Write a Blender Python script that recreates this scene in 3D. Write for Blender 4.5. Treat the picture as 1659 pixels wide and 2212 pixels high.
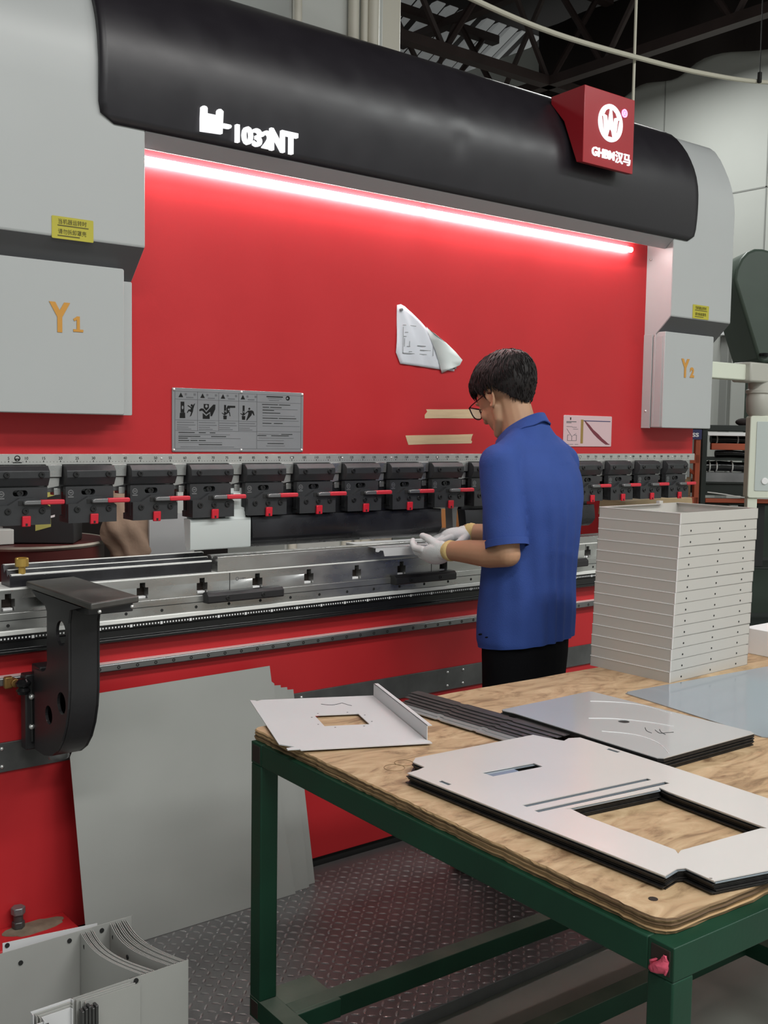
import bpy, bmesh, math, random
from math import sin, cos, pi, radians, sqrt, exp, atan2
from mathutils import Vector, Matrix
import numpy as np
random.seed(7)
SC = bpy.context.scene
for o in list(bpy.data.objects): bpy.data.objects.remove(o)
COL = SC.collection

# ---------------- camera ----------------
FLOOR = -0.085; PLATE = -0.047; TT = 0.78
F = Vector((0.61878, 0.78188, -0.07596)); R = Vector((0.78480, -0.61954, 0.01592)); U = Vector((0.03461, 0.06946, 0.99698))
cam = bpy.data.cameras.new('camera'); cam.sensor_fit = 'VERTICAL'; cam.sensor_height = 36.0
cam.lens = 36.0 * 2282.62 / 2212.0; cam.clip_start = 0.05; cam.clip_end = 100
co = bpy.data.objects.new('camera', cam); COL.objects.link(co)
M = Matrix((R, U, -F)).transposed().to_4x4(); M.translation = Vector((-0.9656, -2.9926, 1.4915))
co.matrix_world = M; SC.camera = co

# ---------------- look, world, room lamps, added rear fill ----------------
vs = SC.view_settings; vs.view_transform = 'Standard'; vs.look = 'None'; vs.gamma = 1.0; vs.exposure = 0.0; vs.use_curve_mapping = False
SC.cycles.use_denoising = True
SC.cycles.max_bounces = 8; SC.cycles.sample_clamp_indirect = 6.0
w = bpy.data.worlds.new('workshop_light'); SC.world = w; w.use_nodes = True
w.node_tree.nodes['Background'].inputs[0].default_value = (0.94, 1.0, 0.97, 1)
w.node_tree.nodes['Background'].inputs[1].default_value = 0.40
def area(name, loc, sx, sy, power, col=(1, 1, 1), target=None):
    l = bpy.data.lights.new(name, 'AREA'); l.shape = 'RECTANGLE'; l.size = sx; l.size_y = sy; l.energy = power; l.color = col
    o = bpy.data.objects.new(name, l); COL.objects.link(o); o.location = loc
    if target: o.rotation_euler = (Vector(target) - Vector(loc)).to_track_quat('-Z', 'Y').to_euler()
    return o
area('ceiling_lamp', (-1.6, -4.0, 5.0), 2.6, 0.5, 115, (1.0, 0.98, 0.95))
area('ceiling_lamp', (2.0, -3.9, 5.0), 2.6, 0.5, 125, (1.0, 0.98, 0.95))
area('ceiling_lamp', (0.4, -6.2, 4.9), 3.6, 0.7, 190, (0.97, 1.0, 0.98))
area('ceiling_lamp', (5.0, -3.6, 4.9), 2.4, 0.6, 110, (0.97, 1.0, 0.98))
area('ceiling_lamp', (5.4, 2.4, 4.55), 1.6, 0.6, 62, (0.97, 1.0, 0.97))
area('ceiling_lamp', (0.8, 2.9, 4.5), 2.4, 0.6, 25, (0.97, 1.0, 0.97))
area('rear_fill', (0.9, 0.30, 1.62), 2.6, 0.06, 18, (1.0, 1.0, 0.97), (0.9, 1.0, 0.9))  # unseen fill light added to brighten things behind the throat

# ---------------- materials ----------------
def mat(name, col, rough=0.5, metal=0.0, var=0.0, vs_=6.0, bump=0.0, bs=60.0, col2=None, spec=0.5, coat=0.0, emit=None, es=0.0, stretch=None, rvar=0.0, alpha=None):
    m = bpy.data.materials.new(name); m.use_nodes = True
    nt = m.node_tree; b = nt.nodes['Principled BSDF']
    b.inputs['Base Color'].default_value = (*col, 1); b.inputs['Roughness'].default_value = rough; b.inputs['Metallic'].default_value = metal
    b.inputs['Specular IOR Level'].default_value = spec; b.inputs['Coat Weight'].default_value = coat; b.inputs['Coat Roughness'].default_value = 0.15
    if emit: b.inputs['Emission Color'].default_value = (*emit, 1); b.inputs['Emission Strength'].default_value = es
    if alpha is not None: b.inputs['Alpha'].default_value = alpha
    if var or bump or rvar or col2:
        tc = nt.nodes.new('ShaderNodeTexCoord'); mp = nt.nodes.new('ShaderNodeMapping'); nt.links.new(tc.outputs['Object'], mp.inputs[0])
        if stretch: mp.inputs['Scale'].default_value = stretch
    if var or col2 or rvar:
        n = nt.nodes.new('ShaderNodeTexNoise'); n.inputs['Scale'].default_value = vs_; n.inputs['Detail'].default_value = 6; nt.links.new(mp.outputs[0], n.inputs[0])
        r = nt.nodes.new('ShaderNodeValToRGB'); nt.links.new(n.outputs[0], r.inputs[0])
        r.color_ramp.elements[0].position = 0.3; r.color_ramp.elements[1].position = 0.7
        if col2: c2 = col2
        else: c2 = tuple(min(1, c * (1 + var)) for c in col)
        c1 = col if col2 else tuple(c * (1 - var) for c in col)
        r.color_ramp.elements[0].color = (*c1, 1); r.color_ramp.elements[1].color = (*c2, 1)
        if var or col2: nt.links.new(r.outputs[0], b.inputs['Base Color'])
        if rvar:
            mr = nt.nodes.new('ShaderNodeMapRange'); nt.links.new(n.outputs[0], mr.inputs[0]); mr.inputs[1].default_value = 0.3; mr.inputs[2].default_value = 0.7
            mr.inputs[3].default_value = max(0.02, rough - rvar); mr.inputs[4].default_value = min(1, rough + rvar); nt.links.new(mr.outputs[0], b.inputs['Roughness'])
    if bump:
        n2 = nt.nodes.new('ShaderNodeTexNoise'); n2.inputs['Scale'].default_value = bs; n2.inputs['Detail'].default_value = 4; nt.links.new(mp.outputs[0], n2.inputs[0])
        bp = nt.nodes.new('ShaderNodeBump'); bp.inputs['Strength'].default_value = bump; bp.inputs['Distance'].default_value = 0.004
        nt.links.new(n2.outputs[0], bp.inputs['Height']); nt.links.new(bp.outputs[0], b.inputs['Normal'])
    return m
MT = {}
def dm(k, *a, **kw): MT[k] = mat(k, *a, **kw)
dm('red_paint', (0.50, 0.024, 0.029), 0.42, var=0.05, vs_=2.5, bump=0.03, bs=220, rvar=0.06, spec=0.3)
dm('red_sign', (0.36, 0.016, 0.024), 0.3)
dm('cover_grey', (0.43, 0.445, 0.445), 0.38, var=0.015, vs_=3, bump=0.02, bs=90)
dm('cover_under_shade', (0.10, 0.10, 0.105), 0.45)  # cover grey darkened to carry the shade of its downward slope
dm('hood_black', (0.015, 0.013, 0.017), 0.36, var=0.05, vs_=9, bump=0.02, bs=320, rvar=0.04)
dm('soffit_grey', (0.30, 0.30, 0.31), 0.4)
dm('clamp_black', (0.032, 0.033, 0.036), 0.42, var=0.15, vs_=20, bump=0.05, bs=200)
dm('bolt_black', (0.012, 0.012, 0.013), 0.35)
dm('lever_grey', (0.23, 0.23, 0.235), 0.35, metal=0.6)
dm('lever_red', (0.62, 0.03, 0.05), 0.4)
dm('latch_red', (0.62, 0.012, 0.03), 0.4)
dm('silver', (0.50, 0.50, 0.49), 0.3, metal=0.85, var=0.12, vs_=7, rvar=0.1, stretch=(1, 1, 3))
dm('silver_dark', (0.23, 0.23, 0.235), 0.33, metal=0.8, var=0.15, vs_=7, rvar=0.08)
dm('ruler_steel', (0.52, 0.52, 0.50), 0.36, metal=0.55, var=0.08, vs_=14)
dm('tool_black', (0.022, 0.022, 0.026), 0.28, metal=0.3, var=0.35, vs_=8, rvar=0.12, spec=0.6)
dm('punch_glare', (0.66, 0.70, 0.69), 0.35, metal=0.1)  # polished punch's white reflection put into the base colour
dm('steel_glint', (0.88, 0.88, 0.85), 0.3, metal=0.15)  # bright reflection on steel edges, painted as a whiter colour
dm('black_gloss', (0.012, 0.012, 0.013), 0.25)
dm('black_matt', (0.012, 0.012, 0.012), 0.7)
dm('mark_dark', (0.014, 0.014, 0.014), 0.7, spec=0.15)
dm('mark_mid', (0.13, 0.13, 0.14), 0.6)
dm('mark_white', (0.85, 0.85, 0.85), 0.5)
dm('led', (1, 1, 1), 0.5, emit=(1.0, 0.97, 0.95), es=52)
dm('letter_glow', (0.3, 0.3, 0.3), 0.5, emit=(0.97, 0.98, 1.0), es=1.0)
dm('glow_pink', (0.9, 0.5, 0.9), 0.5, emit=(0.95, 0.35, 0.85), es=1.1)
dm('letter_gold', (0.62, 0.30, 0.06), 0.35, metal=0.2)
dm('sticker_yellow', (0.46, 0.41, 0.035), 0.45, var=0.06)
dm('sticker_ink', (0.10, 0.085, 0.012), 0.6)
dm('plate_grey', (0.30, 0.30, 0.315), 0.28, metal=0.35, var=0.1, vs_=4)
dm('chart_pink', (0.62, 0.44, 0.46), 0.35)
dm('chart_gold', (0.30, 0.19, 0.05), 0.4)
dm('chart_maroon', (0.16, 0.025, 0.04), 0.5)
dm('ink_blue', (0.03, 0.035, 0.12), 0.5)
dm('apron_steel', (0.12, 0.12, 0.12), 0.45, metal=0.5, var=0.25, vs_=8, bump=0.05, bs=150)
dm('rivet', (0.8, 0.8, 0.78), 0.25, metal=0.7)
dm('black_paint', (0.022, 0.021, 0.023), 0.4, var=0.2, vs_=6, bump=0.05, bs=120)
dm('arm_top', (0.06, 0.058, 0.055), 0.4, metal=0.3, col2=(0.14, 0.135, 0.125), vs_=7, rvar=0.12)
dm('brass', (0.62, 0.40, 0.10), 0.3, metal=0.7)
dm('brass_dull', (0.30, 0.17, 0.055), 0.4, metal=0.6, var=0.2, vs_=40)
dm('sheet_grey', (0.40, 0.405, 0.385), 0.42, metal=0.2, var=0.06, vs_=2.2, rvar=0.06)
dm('sheet_pale', (0.66, 0.63, 0.61), 0.2, metal=0.1, var=0.02, vs_=3, rvar=0.03)
dm('panel_polish', (0.55, 0.555, 0.56), 0.13, metal=0.3, var=0.03, vs_=2.5, bump=0.02, bs=5)
dm('sheet_blue', (0.40, 0.46, 0.52), 0.12, metal=0.45, rvar=0.03)
dm('sheet_mid', (0.42, 0.425, 0.43), 0.16, metal=0.45, var=0.03, vs_=2.5, bump=0.02, bs=5)
dm('sheet_white', (0.62, 0.62, 0.63), 0.4, var=0.02)
dm('stack_shade', (0.020, 0.019, 0.019), 0.45, metal=0.2, var=0.4, vs_=80)  # near-black stands in for shade inside slots and stack gaps
dm('tray_grey', (0.47, 0.455, 0.425), 0.42, var=0.015)
dm('pan_steel', (0.44, 0.44, 0.42), 0.33, metal=0.25, var=0.06, vs_=3, rvar=0.05)
dm('strip_dark', (0.09, 0.09, 0.09), 0.35, metal=0.6, var=0.2, vs_=15)
dm('green_paint', (0.006, 0.042, 0.022), 0.5, var=0.2, vs_=6, bump=0.06, bs=90, rvar=0.08, spec=0.3)
dm('green_dusty', (0.062, 0.105, 0.075), 0.65, col2=(0.020, 0.062, 0.038), vs_=10, bump=0.05, bs=90)
dm('tube_inside', (0.02, 0.012, 0.008), 0.8)
dm('rag_pink', (0.62, 0.08, 0.14), 0.7, bump=0.3, bs=30)
dm('plate_steel', (0.21, 0.21, 0.21), 0.40, metal=0.45, col2=(0.115, 0.115, 0.117), vs_=3.2, rvar=0.1, bump=0.15, bs=140)
dm('plate_worn', (0.34, 0.34, 0.33), 0.3, metal=0.55)
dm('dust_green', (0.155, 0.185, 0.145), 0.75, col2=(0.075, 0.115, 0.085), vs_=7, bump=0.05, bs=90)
dm('pale_curve', (0.80, 0.81, 0.82), 0.3)
dm('concrete', (0.27, 0.28, 0.25), 0.55, var=0.12, vs_=2.5, bump=0.06, bs=60)
dm('dirt', (0.19, 0.155, 0.11), 0.8, var=0.3, vs_=20)
dm('wall_paint', (0.52, 0.53, 0.50), 0.7, var=0.04, vs_=1.5, bump=0.03, bs=20)
dm('wall_seam', (0.28, 0.285, 0.27), 0.7)
dm('pillar_paint', (0.52, 0.535, 0.505), 0.6, var=0.03, vs_=3)
dm('pipe_beige', (0.60, 0.575, 0.49), 0.45)
dm('roof_dark', (0.018, 0.011, 0.010), 0.8, var=0.2, vs_=1.2)
dm('truss_brown', (0.05, 0.032, 0.03), 0.6, var=0.2, vs_=4)
dm('roof_sheet_glow', (0.36, 0.35, 0.34), 0.6, var=0.15, vs_=3, emit=(0.95, 1.0, 1.0), es=0.09)  # faint emission added so the dim sheets read lighter
dm('hose_cream', (0.66, 0.63, 0.52), 0.45)
dm('paper', (0.66, 0.68, 0.74), 0.6, var=0.03, vs_=14, bump=0.15, bs=16)
dm('paper_back', (0.74, 0.79, 0.78), 0.5, bump=0.2, bs=18)
dm('tape', (0.66, 0.49, 0.30), 0.6, var=0.1, vs_=16, bump=0.3, bs=40, stretch=(0.3, 1, 2))
dm('skin', (0.46, 0.265, 0.16), 0.5, var=0.04, vs_=12, spec=0.35)
dm('hair', (0.010, 0.0075, 0.0075), 0.55, var=0.3, vs_=60, spec=0.3)
dm('polo_blue', (0.032, 0.070, 0.27), 0.75, var=0.05, vs_=8, bump=0.25, bs=260, spec=0.25)
dm('trousers_black', (0.004, 0.004, 0.005), 0.9, spec=0.1)
dm('glove_white', (0.72, 0.74, 0.74), 0.8, bump=0.3, bs=300)
dm('glove_cuff', (0.72, 0.56, 0.24), 0.8, bump=0.4, bs=250)
dm('glasses', (0.012, 0.006, 0.008), 0.25)
dm('lens_glass', (0.9, 0.75, 0.78), 0.05, alpha=0.25)
dm('shoe_black', (0.014, 0.014, 0.015), 0.5)
dm('drum_maroon', (0.085, 0.020, 0.018), 0.45, var=0.15, vs_=6)
dm('drum_top', (0.33, 0.30, 0.25), 0.5, var=0.2, vs_=10)
dm('case_black', (0.016, 0.016, 0.017), 0.5)
dm('label_yellow', (0.50, 0.50, 0.14), 0.5)
dm('cloth_brown', (0.20, 0.135, 0.095), 0.9, var=0.12, vs_=14, bump=0.3, bs=60)
dm('carton', (0.46, 0.185, 0.06), 0.7, var=0.08, vs_=10)
dm('carton_tan', (0.42, 0.31, 0.18), 0.75, var=0.08, vs_=10)
dm('rack_green', (0.012, 0.018, 0.015), 0.55)
dm('rack_orange', (0.38, 0.075, 0.03), 0.5, var=0.1)
dm('wrap_black', (0.008, 0.008, 0.009), 0.22, bump=0.5, bs=16)
dm('wrap_grey', (0.20, 0.205, 0.21), 0.25, var=0.2, vs_=9, bump=0.4, bs=14)
dm('tie_white', (0.7, 0.7, 0.68), 0.4)
dm('drill_green', (0.075, 0.105, 0.083), 0.4, var=0.08, vs_=5)
dm('beige_case', (0.68, 0.71, 0.60), 0.45)
dm('screen_grey', (0.52, 0.57, 0.55), 0.25)
dm('swivel_grey', (0.46, 0.45, 0.40), 0.4)
def plywood():
    m = bpy.data.materials.new('plywood'); m.use_nodes = True; nt = m.node_tree; b = nt.nodes['Principled BSDF']; b.inputs['Roughness'].default_value = 0.6
    tc = nt.nodes.new('ShaderNodeTexCoord'); mp = nt.nodes.new('ShaderNodeMapping'); mp.inputs['Scale'].default_value = (1.0, 2.6, 1.0); mp.inputs['Rotation'].default_value = (0, 0, 0.25)
    nt.links.new(tc.outputs['Object'], mp.inputs[0])
    n1 = nt.nodes.new('ShaderNodeTexNoise'); n1.inputs['Scale'].default_value = 5; n1.inputs['Detail'].default_value = 9; n1.inputs['Distortion'].default_value = 2.2; n1.inputs['Roughness'].default_value = 0.62
    nt.links.new(mp.outputs[0], n1.inputs[0])
    r = nt.nodes.new('ShaderNodeValToRGB'); nt.links.new(n1.outputs[0], r.inputs[0]); e = r.color_ramp.elements
    e[0].position = 0.30; e[0].color = (0.17, 0.098, 0.048, 1); e[1].position = 0.74; e[1].color = (0.58, 0.43, 0.265, 1)
    k = r.color_ramp.elements.new(0.48); k.color = (0.42, 0.285, 0.16, 1)
    v = nt.nodes.new('ShaderNodeTexVoronoi'); v.inputs['Scale'].default_value = 9; nt.links.new(mp.outputs[0], v.inputs[0])
    r2 = nt.nodes.new('ShaderNodeValToRGB'); nt.links.new(v.outputs['Distance'], r2.inputs[0]); r2.color_ramp.elements[0].position = 0.03; r2.color_ramp.elements[0].color = (0.35, 0.25, 0.2, 1); r2.color_ramp.elements[1].position = 0.10; r2.color_ramp.elements[1].color = (1, 1, 1, 1)
    mx = nt.nodes.new('ShaderNodeMixRGB'); mx.blend_type = 'MULTIPLY'; mx.inputs[0].default_value = 0.7; nt.links.new(r.outputs[0], mx.inputs[1]); nt.links.new(r2.outputs[0], mx.inputs[2])
    nt.links.new(mx.outputs[0], b.inputs['Base Color'])
    bp = nt.nodes.new('ShaderNodeBump'); bp.inputs['Strength'].default_value = 0.2; bp.inputs['Distance'].default_value = 0.003; nt.links.new(n1.outputs[0], bp.inputs['Height']); nt.links.new(bp.outputs[0], b.inputs['Normal'])
    MT['plywood'] = m
    m = bpy.data.materials.new('plywood_edge'); m.use_nodes = True; nt = m.node_tree; b = nt.nodes['Principled BSDF']; b.inputs['Roughness'].default_value = 0.8
    tc = nt.nodes.new('ShaderNodeTexCoord'); mp = nt.nodes.new('ShaderNodeMapping'); mp.inputs['Scale'].default_value = (3, 3, 260); nt.links.new(tc.outputs['Object'], mp.inputs[0])
    n1 = nt.nodes.new('ShaderNodeTexNoise'); n1.inputs['Scale'].default_value = 1.0; n1.inputs['Detail'].default_value = 5; nt.links.new(mp.outputs[0], n1.inputs[0])
    r = nt.nodes.new('ShaderNodeValToRGB'); nt.links.new(n1.outputs[0], r.inputs[0]); e = r.color_ramp.elements
    e[0].position = 0.36; e[0].color = (0.09, 0.05, 0.022, 1); e[1].position = 0.62; e[1].color = (0.40, 0.26, 0.13, 1)
    nt.links.new(r.outputs[0], b.inputs['Base Color']); MT['plywood_edge'] = m
plywood()

# ---------------- mesh helpers ----------------
WM = {}
def tag(o, label, cat, group=None, kind=None):
    if label: o['label'] = label
    if cat: o['category'] = cat
    if group: o['group'] = group
    if kind: o['kind'] = kind
    return o
def thing(name, label, cat, loc, rotz=0.0, group=None):
    o = bpy.data.objects.new(name, None); COL.objects.link(o); o.empty_display_size = 0.05
    o.location = loc; o.rotation_euler = (0, 0, rotz)
    WM[o] = Matrix.Translation(Vector(loc)) @ Matrix.Rotation(rotz, 4, 'Z')
    return tag(o, label, cat, group)
class MB:
    def __init__(s): s.v = []; s.f = []; s.m = []; s.xf = None
    def add(s, vs, fs, mi=0):
        k = len(s.v)
        s.v += [(s.xf @ Vector(v)) if s.xf else Vector(v) for v in vs]
        s.f += [tuple(i + k for i in f) for f in fs]; s.m += [mi] * len(fs); return s
    def box(s, x0, x1, y0, y1, z0, z1, mi=0):
        return s.add([(x0, y0, z0), (x1, y0, z0), (x1, y1, z0), (x0, y1, z0), (x0, y0, z1), (x1, y0, z1), (x1, y1, z1), (x0, y1, z1)],
                     [(0, 3, 2, 1), (4, 5, 6, 7), (0, 1, 5, 4), (1, 2, 6, 5), (2, 3, 7, 6), (3, 0, 4, 7)], mi)
    def prism(s, poly, ax, a0, a1, mi=0, sidemi=None):
        def P(p, a): return {'x': (a, p[0], p[1]), 'y': (p[0], a, p[1]), 'z': (p[0], p[1], a)}[ax]
        n = len(poly); vs = [P(p, a0) for p in poly] + [P(p, a1) for p in poly]
        s.add(vs, [tuple(range(n)), tuple(range(2 * n - 1, n - 1, -1))], mi)
        k = len(s.v) - 2 * n; sm = mi if sidemi is None else sidemi
        for i in range(n):
            j = (i + 1) % n; s.f.append((k + i, k + n + i, k + n + j, k + j)); s.m.append(sm)
        return s
    def loft(s, rings, cap=True, closed=True, mi=0):
        n = len(rings[0]); vs = [p for r in rings for p in r]; fs = []
        for a in range(len(rings) - 1):
            for i in range(n if closed else n - 1):
                j = (i + 1) % n; fs.append((a * n + i, a * n + j, (a + 1) * n + j, (a + 1) * n + i))
        if cap and closed: fs += [tuple(range(n - 1, -1, -1)), tuple((len(rings) - 1) * n + i for i in range(n))]
        return s.add(vs, fs, mi)
    def tube(s, path, r, n=10, mi=0):
        path = [Vector(p) for p in path]; rs = r if isinstance(r, (list, tuple)) else [r] * len(path); rings = []
        up = None
        for i, p in enumerate(path):
            d = (path[min(i + 1, len(path) - 1)] - path[max(i - 1, 0)]).normalized()
            if up is None: up = d.orthogonal().normalized()
            up = (up - d * up.dot(d)); up = up.normalized() if up.length > 1e-6 else d.orthogonal().normalized()
            sd = d.cross(up)
            rings.append([p + (up * cos(2 * pi * k / n) + sd * sin(2 * pi * k / n)) * rs[i] for k in range(n)])
        return s.loft(rings, mi=mi)
    def cyl(s, p0, p1, r, n=16, mi=0): return s.tube([p0, p1], r, n, mi)
    def lathe(s, prof, c=(0, 0, 0), n=24, mi=0):
        rings = [[(c[0] + r * cos(2 * pi * k / n), c[1] + r * sin(2 * pi * k / n), c[2] + z) for k in range(n)] for r, z in prof]
        return s.loft(rings, mi=mi)
    def sphere(s, c, r, n=12, mi=0, sc=(1, 1, 1)):
        c = Vector(c); rings = []
        for a in range(1, n):
            t = pi * a / n; rings.append([c + Vector((r * sin(t) * cos(2 * pi * k / (2 * n)) * sc[0], r * sin(t) * sin(2 * pi * k / (2 * n)) * sc[1], -r * cos(t) * sc[2])) for k in range(2 * n)])
        return s.loft(rings, mi=mi)
    def build(s, name, m, parent=None, bevel=0.0, smooth=35, seg=2, local=False, normals=True):
        me = bpy.data.meshes.new(name)
        c = sum(s.v, Vector()) / len(s.v)
        lo = Vector([min(v[i] for v in s.v) for i in range(3)]); hi = Vector([max(v[i] for v in s.v) for i in range(3)]); c = (lo + hi) / 2
        if parent is None: c.z = lo.z
        me.from_pydata([v - c for v in s.v], [], s.f)
        for k in (m if isinstance(m, (list, tuple)) else [m]): me.materials.append(MT[k])
        me.polygons.foreach_set('material_index', s.m)
        if normals:
            bm = bmesh.new(); bm.from_mesh(me); bmesh.ops.recalc_face_normals(bm, faces=bm.faces); bm.to_mesh(me); bm.free()
        if smooth:
            me.shade_smooth(); me.set_sharp_from_angle(angle=radians(smooth))
        return link(name, me, c, parent, bevel, seg, local)
def link(name, me, c, parent=None, bevel=0.0, seg=2, local=False):
    o = bpy.data.objects.new(name, me); COL.objects.link(o); o.location = c
    T = Matrix.Translation(Vector(c))
    if parent:
        o.parent = parent
        if local: WM[o] = WM[parent] @ T
        else: o.matrix_parent_inverse = WM[parent].inverted(); WM[o] = T
    else: WM[o] = T
    if bevel:
        b = o.modifiers.new('bevel', 'BEVEL'); b.width = bevel; b.segments = seg; b.limit_method = 'ANGLE'; b.angle_limit = radians(40); b.harden_normals = False
    return o
def dep_mesh(o):
    dg = bpy.context.evaluated_depsgraph_get(); dg.update()
    me = bpy.data.meshes.new_from_object(o.evaluated_get(dg)); return me
AX = {'y': Matrix(((1, 0, 0), (0, 0, -1), (0, 1, 0))).to_4x4(), 'z': Matrix.Identity(4)}   # 'y': drawn x,z and facing -Y
def curve_geo(outer_holes, t):
    cu = bpy.data.curves.new('c', 'CURVE'); cu.dimensions = '2D'; cu.fill_mode = 'BOTH'; cu.extrude = t / 2
    for pts in outer_holes:
        sp = cu.splines.new('POLY'); sp.points.add(len(pts) - 1); sp.use_cyclic_u = True
        for p, q in zip(sp.points, pts): p.co = (q[0], q[1], 0, 1)
    o = bpy.data.objects.new('c', cu); COL.objects.link(o); me = dep_mesh(o); bpy.data.objects.remove(o); bpy.data.curves.remove(cu); return me
def text_geo(body, size, t=0.001, bold=0.0, align='LEFT'):
    cu = bpy.data.curves.new('t', 'FONT'); cu.body = body; cu.size = size; cu.extrude = t / 2; cu.offset = bold; cu.align_x = align; cu.resolution_u = 3
    o = bpy.data.objects.new('t', cu); COL.objects.link(o); me = dep_mesh(o); bpy.data.objects.remove(o); bpy.data.curves.remove(cu); return me
def mesh_into(mb, me, X, mi=0):
    mb.add([X @ v.co for v in me.vertices], [tuple(p.vertices) for p in me.polygons], mi); bpy.data.meshes.remove(me)
def plate(mb, outer, holes, t, ax='y', a=0.0, mi=0):
    X = (Matrix.Translation((0, a, 0)) if ax == 'y' else Matrix.Translation((0, 0, a))) @ AX[ax]
    mesh_into(mb, curve_geo([outer] + holes, t), X, mi)
def text(mb, body, size, loc, t=0.001, bold=0.0, ax='y', mi=0, align='LEFT', sx=1.0, width=None):
    me = text_geo(body, size, t, bold, align)
    if width and len(me.vertices):
        xs = [v.co.x for v in me.vertices]; sx = width / (max(xs) - min(xs))
    X = Matrix.Translation(loc) @ AX[ax] @ Matrix.Diagonal((sx, 1, 1, 1))
    mesh_into(mb, me, X, mi)
def rect(x0, x1, y0, y1): return [(x0, y0), (x1, y0), (x1, y1), (x0, y1)]
def circ(x, y, r, n=20, ry=None): return [(x + r * cos(2 * pi * k / n), y + (ry or r) * sin(2 * pi * k / n)) for k in range(n)]
def rrect(x0, x1, y0, y1, r, n=5):
    out = []
    for cx, cy, a in ((x1 - r, y0 + r, -90), (x1 - r, y1 - r, 0), (x0 + r, y1 - r, 90), (x0 + r, y0 + r, 180)):
        for k in range(n + 1):
            t = radians(a + 90 * k / n); out.append((cx + r * cos(t), cy + r * sin(t)))
    return out
def copy_tree(o, parent=None):
    c = o.copy(); COL.objects.link(c)
    if parent:
        pi_ = o.matrix_parent_inverse.copy(); c.parent = parent; c.matrix_parent_inverse = pi_
    for ch in list(o.children): copy_tree(ch, c)
    return c
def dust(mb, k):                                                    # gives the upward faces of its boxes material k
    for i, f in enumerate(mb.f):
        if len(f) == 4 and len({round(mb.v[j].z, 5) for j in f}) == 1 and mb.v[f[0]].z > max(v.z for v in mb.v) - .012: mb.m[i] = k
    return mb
def each(name, m, parent, spots, fn, bevel=0.0):
    for p in spots:
        b = MB(); fn(b, *p); b.build(name, m, parent, bevel=bevel)
def bolt(b, x, y, z, r, h=0.005, dx=0):                            # socket screw whose head faces -y
    prof = [(r, 0), (r, h * .8), (r * .88, h), (r * .42, h), (r * .40, h * .45)]
    rings = [[(x + a * cos(2 * pi * k / 14), y - c, z + a * sin(2 * pi * k / 14)) for k in range(14)] for a, c in prof]
    b.loft(rings, cap=False); b.f.append(tuple(range(len(b.v) - 14, len(b.v)))); b.m.append(1)
def struct(o): o['kind'] = 'structure'; return o
# ---------------- the room ----------------
mb = MB().box(-7, 9, -8, 7, FLOOR - 0.1, FLOOR); struct(mb.build('floor', 'concrete', smooth=0))
mb = MB().box(7.0, 7.2, -6, 7, FLOOR, 5.4)
for y in (3.1, 2.05, 0.8, -0.4): mb.box(6.996, 7.0, y, y + 0.012, FLOOR, 4.7, 1)
for z in (3.55, 2.36): mb.box(6.996, 7.0, -2, 6, z, z + 0.012, 1)
struct(mb.build('wall_right', ['wall_paint', 'wall_seam'], smooth=0))
mb = MB().box(-7, 7.2, 6.9, 7.1, FLOOR, 5.75); struct(mb.build('wall_back', 'roof_dark', smooth=0))
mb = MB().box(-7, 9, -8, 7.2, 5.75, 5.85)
for i in range(26):                      # corrugated bays, lightened by an added glow
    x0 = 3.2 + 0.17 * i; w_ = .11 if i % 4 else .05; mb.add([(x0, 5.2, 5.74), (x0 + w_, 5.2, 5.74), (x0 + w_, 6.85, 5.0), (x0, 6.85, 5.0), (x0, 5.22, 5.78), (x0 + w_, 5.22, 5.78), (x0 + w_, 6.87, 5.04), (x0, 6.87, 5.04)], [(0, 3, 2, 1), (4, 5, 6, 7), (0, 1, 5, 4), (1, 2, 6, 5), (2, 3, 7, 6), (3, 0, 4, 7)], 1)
struct(mb.build('ceiling', ['roof_dark', 'roof_sheet_glow'], smooth=0))
def truss(name, along, pos, a0, a1, z0, z1, label):
    t = thing(name, label, 'roof truss', (pos, (a0 + a1) / 2, z0) if along == 'y' else ((a0 + a1) / 2, pos, z0), group=None)
    def P(a, z): return (pos, a, z) if along == 'y' else (a, pos, z)
    for z in (z0, z1):
        m = MB(); m.box(*( (pos - .05, pos + .05, a0, a1) if along == 'y' else (a0, a1, pos - .05, pos + .05)), z - .04, z + .04); m.build('chord', 'truss_brown', t, smooth=0)
    a = a0; up = False
    while a < a1 - 0.3:
        b = min(a + 0.62, a1); m = MB().tube([P(a, z1 if up else z0), P(b, z0 if up else z1)], 0.028, 6); m.build('brace', 'truss_brown', t); a = b; up = not up
truss('roof_truss', 'x', 3.7, 2.4, 6.9, 4.6, 5.5, 'dark brown roof truss running above the back of the press brake')
truss('roof_truss', 'x', 5.2, 2.4, 6.9, 4.75, 5.55, 'dark brown roof truss deepest in the hall, under the corrugated roof sheets')
truss('roof_truss', 'y', 6.12, 0.6, 6.6, 4.6, 5.5, 'dark brown roof truss running beside the right wall')
# black sheeting hanging over the top of the right wall
m = MB(); prev = None; ys = [4.6 - 0.075 * i for i in range(54)]; rt = []; rb = []
for i, y in enumerate(ys):
    zb = 4.66 - 0.0 * i + 0.045 * sin(y * 3.1) + 0.03 * sin(y * 7.7 + 1); rt.append((6.93 + .02 * sin(y * 9), y, 5.5)); rb.append((6.94 + 0.03 * sin(y * 11), y, zb))
m.loft([rt, rb], closed=False); o = m.build('roof_sheeting', 'roof_dark'); o.modifiers.new('s', 'SOLIDIFY').thickness = 0.01
tag(o, 'black sheeting hanging with an uneven edge over the top of the right wall', 'sheeting')
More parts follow.
